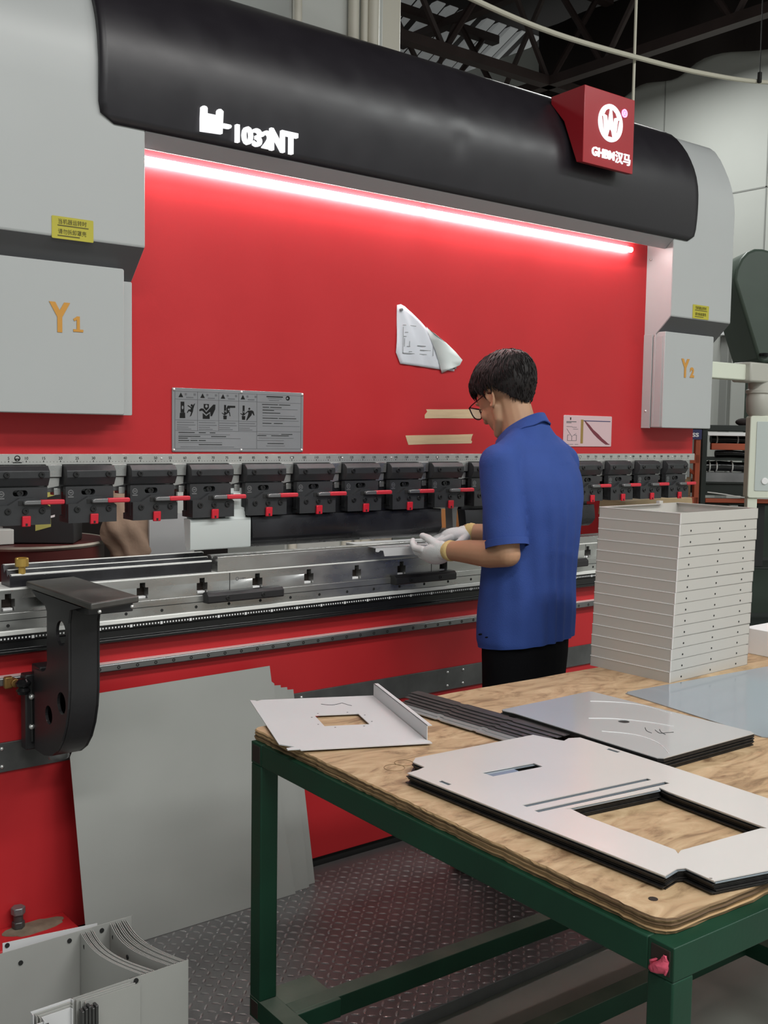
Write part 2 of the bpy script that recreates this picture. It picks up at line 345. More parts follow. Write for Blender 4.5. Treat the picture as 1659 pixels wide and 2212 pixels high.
# column with conduits behind the machine
t = thing('building_column', 'pale grey building column rising behind the press brake', 'column', (2.1, 1.45, FLOOR))
MB().box(1.76, 2.30, 1.2, 1.75, FLOOR, 5.7).build('shaft', 'pillar_paint', t, bevel=0.01)
MB().box(2.30, 2.46, 1.26, 1.75, FLOOR, 5.7).build('side_panel', 'pipe_beige', t, bevel=0.01)
for x, r in ((1.785, 0.022), (2.10, 0.026), (2.17, 0.018), (2.215, 0.03)):
    MB().cyl((x, 1.2 - r, FLOOR), (x, 1.2 - r, 5.7), r, 12).build('conduit', 'pipe_beige', t)
# hose, cords, wall things
hp = [(1.4, 0.6, 3.62), (1.9, 0.6, 3.47), (2.35, 0.6, 3.416), (2.87, 0.6, 3.396), (3.5, 0.6, 3.424), (4.05, 0.6, 3.466), (4.67, 0.6, 3.55), (5.6, 0.6, 3.75), (6.99, 0.6, 4.2)]
def smooth_path(p, n=6):
    p = [Vector(a) for a in p]; out = []
    for i in range(len(p) - 1):
        a = p[max(i - 1, 0)]; b = p[i]; c = p[i + 1]; d = p[min(i + 2, len(p) - 1)]
        for k in range(n):
            t = k / n; out.append(0.5 * ((2 * b) + (c - a) * t + (2 * a - 5 * b + 4 * c - d) * t * t + (3 * b - a - 3 * c + d) * t ** 3))
    return out + [p[-1]]
tag(MB().tube(smooth_path(hp), 0.0125, 10).build('air_hose', 'hose_cream'), 'cream air hose sagging in a long arc above the machine', 'hose')
tag(MB().cyl((3.497, 0.63, 5.75), (3.503, 0.63, 1.2), 0.0075, 8).build('power_cord', 'hose_cream'), 'straight cream cord hanging down behind the red sign box', 'cord')
t = thing('hanging_wire', 'thin dark wire with a clip holding the hose at far right', 'wire', (4.53, 0.6, 3.53))
MB().cyl((4.53, 0.575, 5.75), (4.548, 0.575, 3.55), 0.003, 6).build('wire', 'black_matt', t)
MB().box(4.538, 4.558, 0.566, 0.586, 3.515, 3.575).build('clip', 'black_matt', t, bevel=.003)
tag(MB().box(6.9, 7.0, 2.0, 2.44, 2.352, 2.44).build('wall_ledge', 'mark_white', bevel=.005), 'white ledge fixed on the right wall above the grey pipe', 'ledge')
tag(MB().box(6.95, 7.0, 2.32, 2.40, FLOOR, 2.351).build('wall_duct', 'wall_seam', bevel=.006), 'vertical grey duct running down the right wall', 'duct')
tag(MB().box(6.6, 6.99, 2.56, 3.4, FLOOR, 1.56).build('wall_cabinet', 'wall_seam', bevel=.01), 'grey cabinet against the right wall behind the rack', 'cabinet')

# ---------------- checker plate ----------------
t = thing('checker_plate', 'steel checker plate platform in front of the press brake', 'floor plate', (0.6, -0.45, FLOOR))
MB().box(-1.6, 3.6, -0.955, -0.003, FLOOR, PLATE).build('plate', 'plate_steel', t, smooth=0, bevel=.002)
m = MB()
def bump(x, y, ang, L=0.0150, W=0.0052, h=0.0024):
    n = 8; c, s = cos(ang), sin(ang); r0 = [(x + c * L * cos(2 * pi * k / n) - s * W * sin(2 * pi * k / n), y + s * L * cos(2 * pi * k / n) + c * W * sin(2 * pi * k / n), PLATE) for k in range(n)]
    r1 = [(x + (a - x) * .6, y + (b - y) * .6, PLATE + h) for a, b, z in r0]
    k = len(m.v); m.v += [Vector(p) for p in r0 + r1]; m.f.append(tuple(k + n + i for i in range(n))); m.m.append(1)
    for i in range(n): m.f.append((k + i, k + (i + 1) % n, k + n + (i + 1) % n, k + n + i)); m.m.append(0)
S = 0.030; nx = int(2.5 / S); ny = int(0.92 / S)
for i in range(nx):
    for j in range(ny):
        bump(-0.45 + i * S, -0.945 + j * S, (pi / 4 if (i + j) % 2 else -pi / 4))
m.build('raised_pattern', ['plate_steel', 'plate_worn'], t, smooth=50, normals=False)
# ---------------- press brake ----------------
PB = thing('press_brake', 'large red, grey and black hydraulic press brake filling the background', 'press brake', (1.63, 0.1, FLOOR))
L, Rr = -0.035, 3.295
# ram
MB().box(L, 3.237, 0.0, 0.09, 1.405, 2.36).build('ram_panel', 'red_paint', PB, bevel=.002)
MB().box(L, 3.25, -0.004, 0.0, 1.381, 1.4115).build('ruler', 'ruler_steel', PB, bevel=.0008)
m = MB()
for c in range(1, 321):
    h = 0.007 if c % 5 == 0 else (0.0035 if c % 1 == 0 else 0.002); wd = 0.0011 if c % 5 == 0 else 0.0005
    m.box(c / 100 - wd, c / 100 + wd, -0.0046, -0.004, 1.388, 1.388 + (0.0045 if c % 5 == 0 else 0.002), 0)
for c in range(5, 321, 5): text(m, str(c), 0.0115, (c / 100, -0.0044, 1.3955), .0006, align='CENTER')
m.build('ruler_scale', 'mark_dark', PB, smooth=0)
each('ruler_rivet', 'rivet', PB, [(x,) for x in (0.52, 1.0, 1.21, 1.43, 1.65, 2.45, 2.78, 3.08)], lambda b, x: b.sphere((x, -0.004, 1.3975), 0.0035, 6))
m = MB(); me = curve_geo([circ(0.0745, 1.399, 0.0085), circ(0.0745, 1.399, 0.0062)], .0008); mesh_into(m, me, Matrix.Translation((0, -.0046, 0)) @ AX['y'])
m.prism([(0.068, 1.3985), (0.081, 1.3985), (0.078, 1.394), (0.0745, 1.396), (0.071, 1.394)], 'y', -.005, -.0042); m.box(0.062, 0.087, -.005, -.0042, 1.386, 1.3885)
m.build('ruler_emblem', 'mark_dark', PB, smooth=0)
# steel under the ram: spacer blocks between the clamps
MB().box(L, 3.24, 0.012, 0.075, 1.30, 1.405).build('ram_beam', 'silver_dark', PB, bevel=.002)
m = MB()
for k in range(-0, 16):
    a = 0.155 + 0.2 * k; m = MB()
    if a > 3.2: break
    m.prism([(a, 1.381), (a + .047, 1.381), (a + .045, 1.345), (a + .002, 1.345)], 'y', -0.012, 0.02)
    m.prism([(a + .003, 1.343), (a + .042, 1.343), (a + .040, 1.318), (a + .005, 1.312)], 'y', -0.004, 0.03)
    m.box(a + .026, a + .046, 0.0, 0.03, 1.292, 1.312)
    m.build('spacer_block', 'silver', PB, bevel=.001)

# tool clamps
def make_clamp():
    p = MB()                                                     # fixed upper block: bevelled profile along x
    p.prism([(0.02, 1.379), (-0.026, 1.379), (-0.041, 1.364), (-0.041, 1.345), (-0.027, 1.321), (0.02, 1.321)], 'x', 0.0, 0.151)
    # middle plate with slot
    o = rrect(0.001, 0.147, 1.225, 1.318, .003); h = rrect(0.048, 0.090, 1.293, 1.310, .008)
    plate(p, o, [h], 0.022, 'y', -0.018)
    # front plate with a raised shoulder
    f = [(0.002, 1.2125), (0.150, 1.2125), (0.150, 1.262), (0.118, 1.284), (0.103, 1.2885), (0.062, 1.2885), (0.03, 1.269), (0.002, 1.268)]
    plate(p, f, [], 0.016, 'y', -0.037)
    p.box(0.004, 0.148, -0.026, 0.03, 1.2125, 1.232)
    body = p.build('tool_clamp', 'clamp_black', PB, bevel=.0016, smooth=12)
    for x, y, z, r in ((.027, -.0405, 1.3535, .0085), (.126, -.0405, 1.3535, .0085), (.028, -.0445, 1.252, .0088), (.077, -.0445, 1.252, .0088), (.125, -.0445, 1.252, .0088), (.071, -.020, 1.301, .0098)):
        b = MB(); bolt(b, x, y, z, r); b.build('socket_bolt', ['bolt_black', 'black_matt'], body)
    MB().prism([(0.058, 1.281), (0.072, 1.281), (0.074, 1.268), (0.058, 1.268)], 'y', -.0462, -.0445).build('lever_slot', 'black_matt', body, smooth=0)
    m = MB(); m.prism([(0.070, 1.2705), (0.120, 1.270), (0.120, 1.2825), (0.078, 1.2825), (0.070, 1.279)], 'y', -0.060, -0.046)
    lv = m.build('clamp_lever', 'lever_grey', body, bevel=.002)
    m = MB(); m.prism(rrect(0.116, 0.186, 1.2695, 1.2835, .005), 'y', -0.0625, -0.0445); m.build('lever_grip', 'lever_red', lv, bevel=.003)
    m = MB(); m.prism([(0.0655, 1.2085), (0.0895, 1.2085), (0.0905, 1.2385), (0.0665, 1.2385)], 'y', -0.054, -0.046)
    lt = m.build('latch', 'latch_red', body, bevel=.002)
    MB().box(0.0745, 0.0805, -0.0548, -0.0535, 1.211, 1.218).build('latch_hole', 'black_matt', lt, smooth=0)
    m = MB(); mesh_into(m, curve_geo([circ(0.016, 1.300, 0.0085), circ(0.016, 1.300, 0.006)], .0006), Matrix.Translation((0, -.0293, 0)) @ AX['y'])
    m.box(0.0075, 0.0245, -.0296, -.029, 1.286, 1.2895); m.prism([(0.011, 1.302), (0.021, 1.302), (0.018, 1.297), (0.016, 1.300), (0.014, 1.297)], 'y', -.0297, -.029)
    m.build('clamp_emblem', 'lever_grey', body, smooth=0)
    return body
c0 = make_clamp(); x0 = c0.location.x
for k in range(16):
    c = c0 if k == 0 else copy_tree(c0, PB)
    c.location.x = x0 + 0.004 + 0.2 * k
# punch-holder tangs hanging behind the clamps
for k in range(16): m = MB(); m.box(0.02 + .2 * k, 0.135 + .2 * k, 0.03, 0.045, 1.215, 1.31); m.box(0.135 + .2 * k, 0.16 + .2 * k, 0.03, 0.045, 1.24, 1.30); m.build('tool_holder', 'bolt_black', PB, bevel=.001)
# side covers, profile (y,z) along x
prof = [(0.5, 1.92), (-0.047, 1.92), (-0.138, 2.01), (-0.138, 2.42), (-0.139, 2.505), (-0.131, 2.57), (-0.117, 2.62), (-0.100, 2.664), (-0.078, 2.71), (-0.052, 2.757), (-0.022, 2.797), (0.006, 2.819), (0.08, 2.835), (0.5, 2.87)]
def under(poly, mats):                                           # the sloping underside has its shade painted in
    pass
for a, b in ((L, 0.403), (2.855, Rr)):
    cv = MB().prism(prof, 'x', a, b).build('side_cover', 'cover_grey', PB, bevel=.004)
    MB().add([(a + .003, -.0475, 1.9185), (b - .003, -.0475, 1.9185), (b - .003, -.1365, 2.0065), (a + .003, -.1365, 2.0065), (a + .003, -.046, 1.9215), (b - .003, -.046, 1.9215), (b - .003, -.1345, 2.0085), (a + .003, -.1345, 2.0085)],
             [(0, 1, 2, 3), (4, 7, 6, 5), (0, 4, 5, 1), (1, 5, 6, 2), (2, 6, 7, 3), (3, 7, 4, 0)]).build('underside', 'cover_under_shade', cv, smooth=0)  # thin dark skin with the slope's shade in its colour
o = MB().box(2.851, 2.857, -0.046, 0.0, 1.525, 1.935).build('side_plate', 'cover_grey', PB, bevel=.001)
each('screw', 'rivet', o, [(2.26,), (1.60,)], lambda b, z: b.sphere((2.852, -.022, z), .006, 6))
MB().box(2.857, 3.255, -0.046, 0.35, 1.53, 1.925).build('cylinder_housing', 'cover_grey', PB, bevel=.002)
MB().box(L, 0.40, -0.046, 0.35, 1.53, 1.925).build('cylinder_housing', 'cover_grey', PB, bevel=.002)
for a, b, nm, tx in ((-0.012, 0.351, 'Y', '1'), (2.858, 3.214, 'Y', '2')):
    d = MB().prism(rrect(a, b, 1.527, 1.945, .006), 'y', -0.109, -0.046).build('cylinder_cover', 'cover_grey', PB, bevel=.003)
    if a < 1: MB().prism(rrect(0.345, 0.401, 1.527, 1.918, .004), 'y', -0.052, -0.045).build('cover_flange', 'cover_grey', d, bevel=.001)
    else:
        MB().box(2.8545, 2.858, -0.098, -0.05, 1.53, 1.925).build('cover_flange', 'cover_grey', d, bevel=.001)
        MB().box(2.853, 2.857, -0.062, -0.055, 1.53, 1.935).build('cover_flange', 'cover_grey', d, bevel=.001)
    t = MB(); xo = a + (0.148 if a < 1 else 0.126)
    text(t, nm, 0.108, (xo, -.1102, 1.756), .0012, bold=.0045, width=.060); _ = 0
    if tx == '1': t.prism([(xo + .062 + p, 1.756 + q_) for p, q_ in ((0, 0), (.029, 0), (.029, .007), (.019, .007), (.019, .043), (.011, .043), (.0, .035), (.003, .029), (.010, .033), (.010, .007), (.0, .007))], 'y', -.1108, -.1096)
    else: text(t, tx, 0.058, (xo + .060, -.1102, 1.756), .0012, bold=.003)
    t.build('axis_letters', 'letter_gold', d, smooth=0)
for x, z in ((0.1275, 2.002), (3.006, 2.011)):
    s = MB().prism(rrect(x, x + .1185, z, z + .060, .003), 'y', -.1395, -.1375).build('warning_sticker', 'sticker_yellow', PB, smooth=0)
    m = MB(); text(m, '当机器运转时', .0150, (x + .017, -.140, z + .0415), .0006, width=.080); text(m, '请勿拆卸罩壳', .0150, (x + .017, -.140, z + .0145), .0006, width=.080)
    m.box(x + .016, x + .104, -.1401, -.1394, z + .0345, z + .0375); m.box(x + .016, x + .079, -.1401, -.1394, z + .007, z + .010)
    m.build('sticker_print', 'sticker_ink', s, smooth=0)
# hood
hp_ = [(-.142, 2.336), (-.146, 2.36), (-.150, 2.39), (-.153, 2.42), (-.156, 2.46), (-.157, 2.50), (-.156, 2.54), (-.152, 2.575), (-.143, 2.615), (-.130, 2.652), (-.112, 2.69), (-.091, 2.727), (-.064, 2.763), (-.034, 2.797), (-.004, 2.823), (.03, 2.842), (.08, 2.857), (.2, 2.875), (.45, 2.892)]
m = MB(); rows = []; NX = 120
for y, z in hp_:
    t_ = z - 2.336; r = .046; ins = r - sqrt(max(0, r * r - (r - t_) ** 2)) if t_ < r else 0
    a, b = 0.262 + ins, 2.992 - ins; row = []
    for i in range(NX + 1):
        x = a + (b - a) * i / NX; d = 0.010 * exp(-((x - 1.60) ** 2 / .0009 + (z - 2.52) ** 2 / .0006)); row.append((x, y + d, z))
    rows.append(row)
m.loft(rows, closed=False); o = m.build('hood', 'hood_black', PB, smooth=60)
s_ = o.modifiers.new('s', 'SOLIDIFY'); s_.thickness = 0.022; s_.offset = -1
bm = bmesh.new(); bm.from_mesh(o.data); f0 = bm.faces[:][10]
if f0.normal.y > 0: bmesh.ops.reverse_faces(bm, faces=bm.faces[:])
bm.to_mesh(o.data); bm.free()
HOOD = o
# soffit and light
MB().prism([(-.136, 2.338), (-.139, 2.334), (-.100, 2.297), (-.094, 2.297), (-.094, 2.338)], 'x', 0.403, 2.85).build('soffit', 'soffit_grey', PB, bevel=.001)
MB().box(0.403, 2.855, -0.10, 0.0, 2.338, 2.36).build('soffit_top', 'soffit_grey', PB, smooth=0)
MB().add([(2.853, -.102, 2.300), (2.853, -.138, 2.336), (2.853, -.080, 2.302), (2.857, -.102, 2.300), (2.857, -.138, 2.336), (2.857, -.080, 2.302)], [(0, 1, 2), (3, 5, 4), (0, 3, 4, 1), (1, 4, 5, 2), (2, 5, 3, 0)]).build('corner_bracket', 'cover_grey', PB, smooth=0)
for a, b in ((0.43, 1.556), (1.572, 2.728)):
    MB().cyl((a, -.013, 2.289), (b, -.013, 2.289), 0.0105, 10).build('light_tube', 'led', PB)
# raised glowing model letters
def q(cx, cy): return (0.569 + (cx - 125) * (0.904 - 0.569) / 1430, 2.433 - (cy - 80 - 0.262 * (cx - 125)) * 0.0001745)
m = MB()
g = [(125, 100), (140, 82), (165, 80), (195, 95), (208, 120), (208, 205), (350, 240), (350, 160), (365, 135), (400, 135), (435, 175), (422, 545), (125, 490)]
mesh_into(m, curve_geo([[q(*p) for p in g], [q(*p) for p in ((262, 385), (292, 385), (292, 402), (276, 402), (276, 432), (292, 436), (292, 446), (262, 440))]], .014), Matrix.Translation((0, -.158, 0)) @ AX['y'])
m.prism([q(*p) for p in ((430, 385), (440, 372), (540, 398), (556, 420), (545, 455), (520, 455), (432, 435))], 'y', -.165, -.150)
text(m, '1032', .070, (q(575, 570)[0], -.158, 2.353), .014, bold=.0020, width=.128); text(m, 'NT', .088, (q(1130, 570)[0], -.158, 2.352), .014, bold=.0030, width=.100)
m.build('model_letters', 'letter_glow', PB, smooth=0)
# sign box
sb = MB().prism([(-.222, 2.528), (-.19, 2.533), (-.12, 2.70), (-.05, 2.780), (-.05, 2.808), (-.222, 2.815)], 'x', 2.165, 2.462).build('sign_box', 'red_sign', PB, bevel=.002)
m = MB(); X = Matrix.Translation((0, -.2245, 0)) @ AX['y']; cx, cz = 2.316, 2.699; rr = .069
eh = [[(-.58, .40), (-.44, .62), (-.22, .75), (-.06, .77), (-.13, .42), (-.24, -.20), (-.34, .34)], [(-.79, .28), (-.62, .29), (-.50, -.46), (-.62, -.42)]]
eh += [[(-x, y) for x, y in h[::-1]] for h in eh] + [[(-.11, -.40), (0, -.32), (.11, -.40), (.24, -.76), (-.24, -.76)], [(-.10, -.12), (0, -.18), (.10, -.10), (.02, -.30)]]
mesh_into(m, curve_geo([circ(cx, cz, rr * 1.03, 40)] + [[(cx + x * rr * 1.0, cz + y * rr) for x, y in h] for h in eh], .005), X)
m.build('sign_emblem', 'letter_glow', sb, smooth=0)
m = MB(); mesh_into(m, curve_geo([circ(2.398, 2.752, .016, 20), circ(2.398, 2.752, .011, 20)], .004), X); text(m, 'R', .019, (2.3925, -.2245, 2.7455), .004, bold=.0006); m.build('sign_mark', 'glow_pink', sb, smooth=0)
m = MB(); text(m, 'GHBM', .046, (2.212, -.2245, 2.562), .005, bold=.0012, width=.132); text(m, '汉马', .048, (2.350, -.2245, 2.560), .005, bold=.0006, width=.090); m.build('sign_letters', 'letter_glow', sb, smooth=0)
# safety plate
sp = MB().prism(rrect(0.556, 1.045, 1.418, 1.617, .004), 'y', -.004, 0).build('safety_plate', 'plate_grey', PB, bevel=.001)
m = MB(); Wp, Hp = .489, .199
def pp(u, v): return (0.556 + u * Wp, 1.617 - v * Hp)               # u,v measured on the plate, from its top left corner
def dash(u0, u1, v, h=.006, mm=0):
    a = pp(u0, v + h); b = pp(u1, v - h); m.box(a[0], b[0], -.0048, -.004, a[1], b[1], mm)
def poly(pts, mm=0): m.prism([pp(*p) for p in pts], 'y', -.0049, -.004, mm)
for v in (.175, .50, .665): dash(.02, .625, v, .0025, 1)
for v in (.18, .66): dash(.625, .98, v, .0025, 1)
for u in (.02, .18, .335, .485, .625, .98): m.box(pp(u, 0)[0] - .0006, pp(u, 0)[0] + .0006, -.0047, -.004, pp(0, .95 if u in (.02, .625, .98) else .66)[1], pp(0, .05)[1], 1)
m.box(pp(.02, 0)[0], pp(.98, 0)[0], -.0047, -.004, pp(0, .95)[1], pp(0, .944)[1], 1); m.box(pp(.02, 0)[0], pp(.98, 0)[0], -.0047, -.004, pp(0, .055)[1], pp(0, .05)[1], 1)
for i, u in enumerate((.045, .20, .35, .50)):
    poly([(u, .145), (u + .032, .145), (u + .016, .075)]); dash(u + .045, u + .058, .095, .016, 1); dash(u + .108, u + .122, .095, .016, 1); dash(u + .055, u + .105, .145, .008, 1)
    for j, (ln, v) in enumerate(((.12, .535), (.13, .575), (.08, .61), (.10, .64))): dash(u - .01, u - .01 + ln, v, .005, 1)
# pictogram 1: ram, die, thrown figure
poly([(.06, .215), (.085, .215), (.085, .385), (.06, .385)]); poly([(.055, .39), (.09, .385), (.092, .47), (.053, .47)])
m.prism([pp(.0725 + .006 * cos(a * .7), .305 + .03 * sin(a * .7)) for a in range(9)], 'y', -.0052, -.0048, 2)
poly([(.112, .265), (.137, .30), (.152, .25), (.162, .235), (.150, .315), (.146, .365), (.135, .43), (.125, .445), (.135, .375), (.118, .355), (.108, .39), (.105, .38), (.115, .335), (.132, .33), (.132, .31), (.108, .275)])
m.prism([pp(.138 + .007 * cos(k * pi / 5), .268 + .018 * sin(k * pi / 5)) for k in range(10)], 'y', -.0049, -.004, 0)
# pictogram 2: hand crushed in the v
poly([(.225, .24), (.262, .24), (.262, .30), (.243, .345), (.225, .30)]); m.prism([pp(.2435 + .009 * cos(k * pi / 5), .275 + .024 * sin(k * pi / 5)) for k in range(10)], 'y', -.0052, -.0048, 2)
poly([(.218, .385), (.243, .43), (.268, .385), (.268, .475), (.218, .475)]); poly([(.192, .335), (.205, .31), (.222, .315), (.243, .37), (.268, .31), (.295, .245), (.310, .245), (.308, .32), (.285, .43), (.275, .43), (.272, .36), (.243, .405), (.215, .345), (.195, .355)])
# pictogram 3 and 4
for u in (.375, .515):
    poly([(u, .245), (u + .014, .245), (u + .014, .40), (u, .40)]); poly([(u - .006, .415), (u + .020, .415), (u + .018, .475), (u - .004, .475)]); poly([(u - .018, .375), (u - .012, .372), (u + .008, .405), (u + .004, .412)])
    m.box(pp(u + .004, 0)[0], pp(u + .010, 0)[0], -.0052, -.0048, pp(0, .36)[1], pp(0, .335)[1], 2)
poly([(.402, .255), (.458, .255), (.458, .285), (.418, .288), (.415, .34), (.395, .352), (.392, .30)]); poly([(.40, .345), (.416, .35), (.395, .39), (.383, .40)]); poly([(.41, .36), (.416, .355), (.422, .42), (.418, .425)])
m.prism([pp(.408 + .006 * cos(k * pi / 5), .315 + .015 * sin(k * pi / 5)) for k in range(10)], 'y', -.0052, -.0048, 2)
poly([(.557, .325), (.585, .32), (.598, .335), (.606, .40), (.600, .40), (.588, .36), (.582, .40), (.548, .485), (.543, .48), (.556, .40), (.560, .365), (.556, .345), (.526, .40), (.523, .392)])
m.prism([pp(.566 + .007 * cos(k * pi / 5), .295 + .018 * sin(k * pi / 5)) for k in range(10)], 'y', -.0049, -.004, 0)
rnd = random.Random(3)
for v, segs in ((.695, ((.045, .16), (.19, .24), (.27, .31))), (.725, ((.05, .42),)), (.755, ((.045, .20), (.28, .39))), (.785, ((.045, .11), (.13, .50))), (.82, ((.045, .12), (.13, .18), (.19, .24))), (.85, ((.045, .36),)), (.885, ((.19, .36),)), (.92, ((.06, .45),))):
    for a, b in segs: dash(a, b, v, .005 if b - a < .2 else .0035, 0 if b - a < .2 else 1)
for v, segs in ((.215, ((.665, .79), (.80, .89))), (.26, ((.67, .72), (.73, .82))), (.29, ((.67, .95),)), (.31, ((.67, .76),)), (.355, ((.67, .81),)), (.40, ((.67, .93),)), (.44, ((.67, .79), (.80, .94))), (.48, ((.67, .96),)), (.525, ((.67, .74), (.76, .83))), (.57, ((.67, .97),)), (.705, ((.64, .80), (.82, .91))), (.73, ((.63, .70), (.74, .88))), (.77, ((.64, .92),)), (.81, ((.63, .84),)), (.86, ((.71, .84),)), (.90, ((.70, .85),))):
    for a, b in segs: dash(a, b, v, .005 if b - a < .15 else .0035, 0 if b - a < .15 else 1)
dash(.70, .83, .085, .008); dash(.71, .82, .115, .004, 1); dash(.72, .80, .145, .005, 1)
m.prism([pp(.87 + .016 * cos(k * pi / 8), .10 + .038 * sin(k * pi / 8)) for k in range(16)], 'y', -.0049, -.004, 0); m.prism([pp(.865 + .007 * cos(k * pi / 5), .102 + .016 * sin(k * pi / 5)) for k in range(10)], 'y', -.0053, -.0049, 2)
m.build('plate_print', ['mark_dark', 'mark_mid', 'plate_grey'], sp, smooth=0)
each('plate_rivet', 'rivet', sp, [pp(u, v) for u in (.012, .505, .988) for v in (.03, .97)], lambda b, x, z: b.sphere((x, -.004, z), .005, 6))
# bending chart
ch = MB().prism(rrect(2.343, 2.648, 1.4415, 1.5715, .005), 'y', -.004, 0).build('bending_chart', 'chart_pink', PB, bevel=.001)
m = MB(); a0, b0 = 2.343, 1.5715; cw, chh = .305, .130
def cp(u, v): return (a0 + u * cw, b0 - v * chh)
def cq(pts, k): m.prism([cp(*p) for p in pts], 'y', -.0048, -.004, k)
cq([(.345, .13), (.395, .13), (.395, .90), (.345, .90)], 0); cq([(.40, .155), (.965, .155), (.965, .18), (.40, .18)], 1)
cq([(.41, .15), (.44, .18), (.52, .29), (.60, .44), (.72, .60), (.80, .73), (.88, .83), (.93, .90), (.97, .92), (.95, .935), (.88, .93), (.80, .85), (.70, .72), (.62, .60), (.53, .43), (.45, .26)], 2)
cq([(.12, .07), (.145, .07), (.14, .15), (.125, .15)], 3); cq([(.05, .19), (.25, .19), (.25, .215), (.05, .215)], 4); cq([(.05, .23), (.15, .23), (.15, .25), (.05, .25)], 4)
for a, b in (((.055, .36), (.17, .36)), ((.17, .38), (.26, .38)), ((.19, .44), (.29, .44)), ((.08, .63), (.12, .63)), ((.21, .63), (.26, .63)), ((.08, .81), (.26, .81)), ((.07, .93), (.20, .93)), ((.23, .93), (.30, .93))): cq([(a[0], a[1] - .006), (b[0], b[1] - .006), (b[0], b[1] + .006), (a[0], a[1] + .006)], 4)
for a, b in (((.06, .43), (.165, .68)), ((.255, .57), (.165, .68)), ((.08, .63), (.08, .81)), ((.26, .63), (.26, .81)), ((.165, .68), (.165, .81))):
    w_ = .004; cq([(a[0] - w_, a[1]), (a[0] + w_, a[1]), (b[0] + w_, b[1]), (b[0] - w_, b[1])], 4)
m.build('chart_print', ['chart_gold', 'ink_blue', 'chart_maroon', 'mark_dark', 'mark_mid'], ch, smooth=0)
# lower table
MB().box(L, Rr, 0.0, 0.12, -0.020, 0.8415).build('lower_table', 'red_paint', PB, bevel=.003)
MB().box(L, Rr, 0.014, 0.14, FLOOR, -0.020).build('plinth', 'black_matt', PB, smooth=0)
MB().box(L, .20, -.135, 0.0, PLATE, .040).build('foot_flange', 'red_paint', PB, bevel=.004)
ap = MB().box(L, Rr, -0.008, 0.0, 0.503, 0.588).build('apron_band', 'apron_steel', PB, bevel=.001)
each('apron_rivet', 'rivet', ap, [(x, z) for x in (0.02, 1.045, 1.72, 1.80, 2.6) for z in (.52, .572)], lambda b, x, z: b.sphere((x, -.008, z), .006, 6))
rl = MB().box(L, Rr, -0.030, 0.0, 0.757, 0.781).build('guide_rail', 'silver_dark', PB, bevel=.004)
MB().box(L, Rr, -0.0285, -0.0005, 0.7812, 0.7822).build('rail_glint', 'steel_glint', rl, smooth=0)  # thin pale strip painted as the highlight along the rail's top
each('rail_bolt', ['black_matt', 'silver_dark'], rl, [(.061 * k,) for k in range(54)], lambda b, x: bolt(b, x, -.0296, .768, .0055, .001))
m = MB().prism([(0.12, 0.8425), (-0.030, 0.8425), (-0.046, 0.850), (-0.046, 0.858), (-0.038, 0.862), (-0.038, 0.884), (-0.044, 0.886), (-0.044, 0.903), (0.12, 0.903)], 'x', L, Rr); m.build('table_cap', 'black_gloss', PB, bevel=.0015)
m = MB()
for c in range(0, 327):
    wd = .0022 if c % 10 else .004; m.box(c / 100 - wd, c / 100 + wd, -.0446, -.0440, .8915 if c % 10 else .889, .8965 if c % 10 else .8975)
m.build('table_scale', 'mark_white', PB, smooth=0)
MB().box(L, Rr, -0.048, 0.12, 0.903, 0.917).build('table_edge', 'steel_glint', PB, bevel=.002)
fl = MB().box(L, Rr, -0.043, 0.12, 0.917, 0.966).build('holder_flange', 'silver', PB, bevel=.001)
each('flange_bolt', ['black_matt', 'black_matt'], fl, [(.03 + .118 * k,) for k in range(28)], lambda b, x: bolt(b, x, -.0428, .931, .005, .0008))
MB().box(L, Rr, -.0436, -.043, .9445, .9465).build('flange_seam', 'black_matt', fl, smooth=0)
# die holder with undercut slots
m = MB(); holes = []
for k in range(16):
    c = .044 + .2035 * k - .012
    if c > 3.2: break
    holes.append([(c - .019, .972), (c + .019, .972), (c + .019, 1.006), (c + .009, 1.006), (c + .009, 1.021), (c - .009, 1.021), (c - .009, 1.006), (c - .019, 1.006)])
plate(m, rect(L, Rr, .966, 1.030), holes, .03, 'y', -.025)
dh = m.build('die_holder', 'silver', PB, bevel=.0008)
m = MB().box(L, Rr, -.009, .11, .966, 1.029); m.build('holder_core', 'tube_inside', dh, smooth=0)
each('slot_glint', 'mark_white', dh, [(h[0][0] + .019,) for h in holes], lambda b, c: b.box(c - .010, c + .016, -.028, -.012, .9725, .978))  # white ledge standing in for the reflection at each slot's bottom
each('holder_seam', 'black_matt', dh, [(.742,), (1.60,), (2.46,)], lambda b, x: b.box(x - .0012, x + .0012, -.0405, -.0399, .966, 1.03))
m = MB()
text(m, 'GHBM', .008, (.778, -.0403, 1.0065), .0004); mesh_into(m, curve_geo([circ(.770, 1.009, .006), circ(.770, 1.009, .0042)], .0005), Matrix.Translation((0, -.0403, 0)) @ AX['y'])
m.build('holder_mark', 'mark_mid', dh, smooth=0)
MB().box(L, Rr, -.036, .11, 1.030, 1.0345).build('holder_top', 'steel_glint', dh, bevel=.001)
for a, b in ((.645, .927), (1.404, 1.695), (2.15, 2.44)):
    s_ = MB().prism([(-.043, .942), (-.072, .942), (-.076, .946), (-.076, .966), (-.066, .975), (-.043, .975)], 'x', a, b).build('stop_bar', 'black_paint', PB, bevel=.001)
    each('bar_bolt', ['bolt_black', 'black_matt'], s_, [(a + .07,), (b - .08,)], lambda b_, x: bolt(b_, x, -.0755, .956, .007, .003))
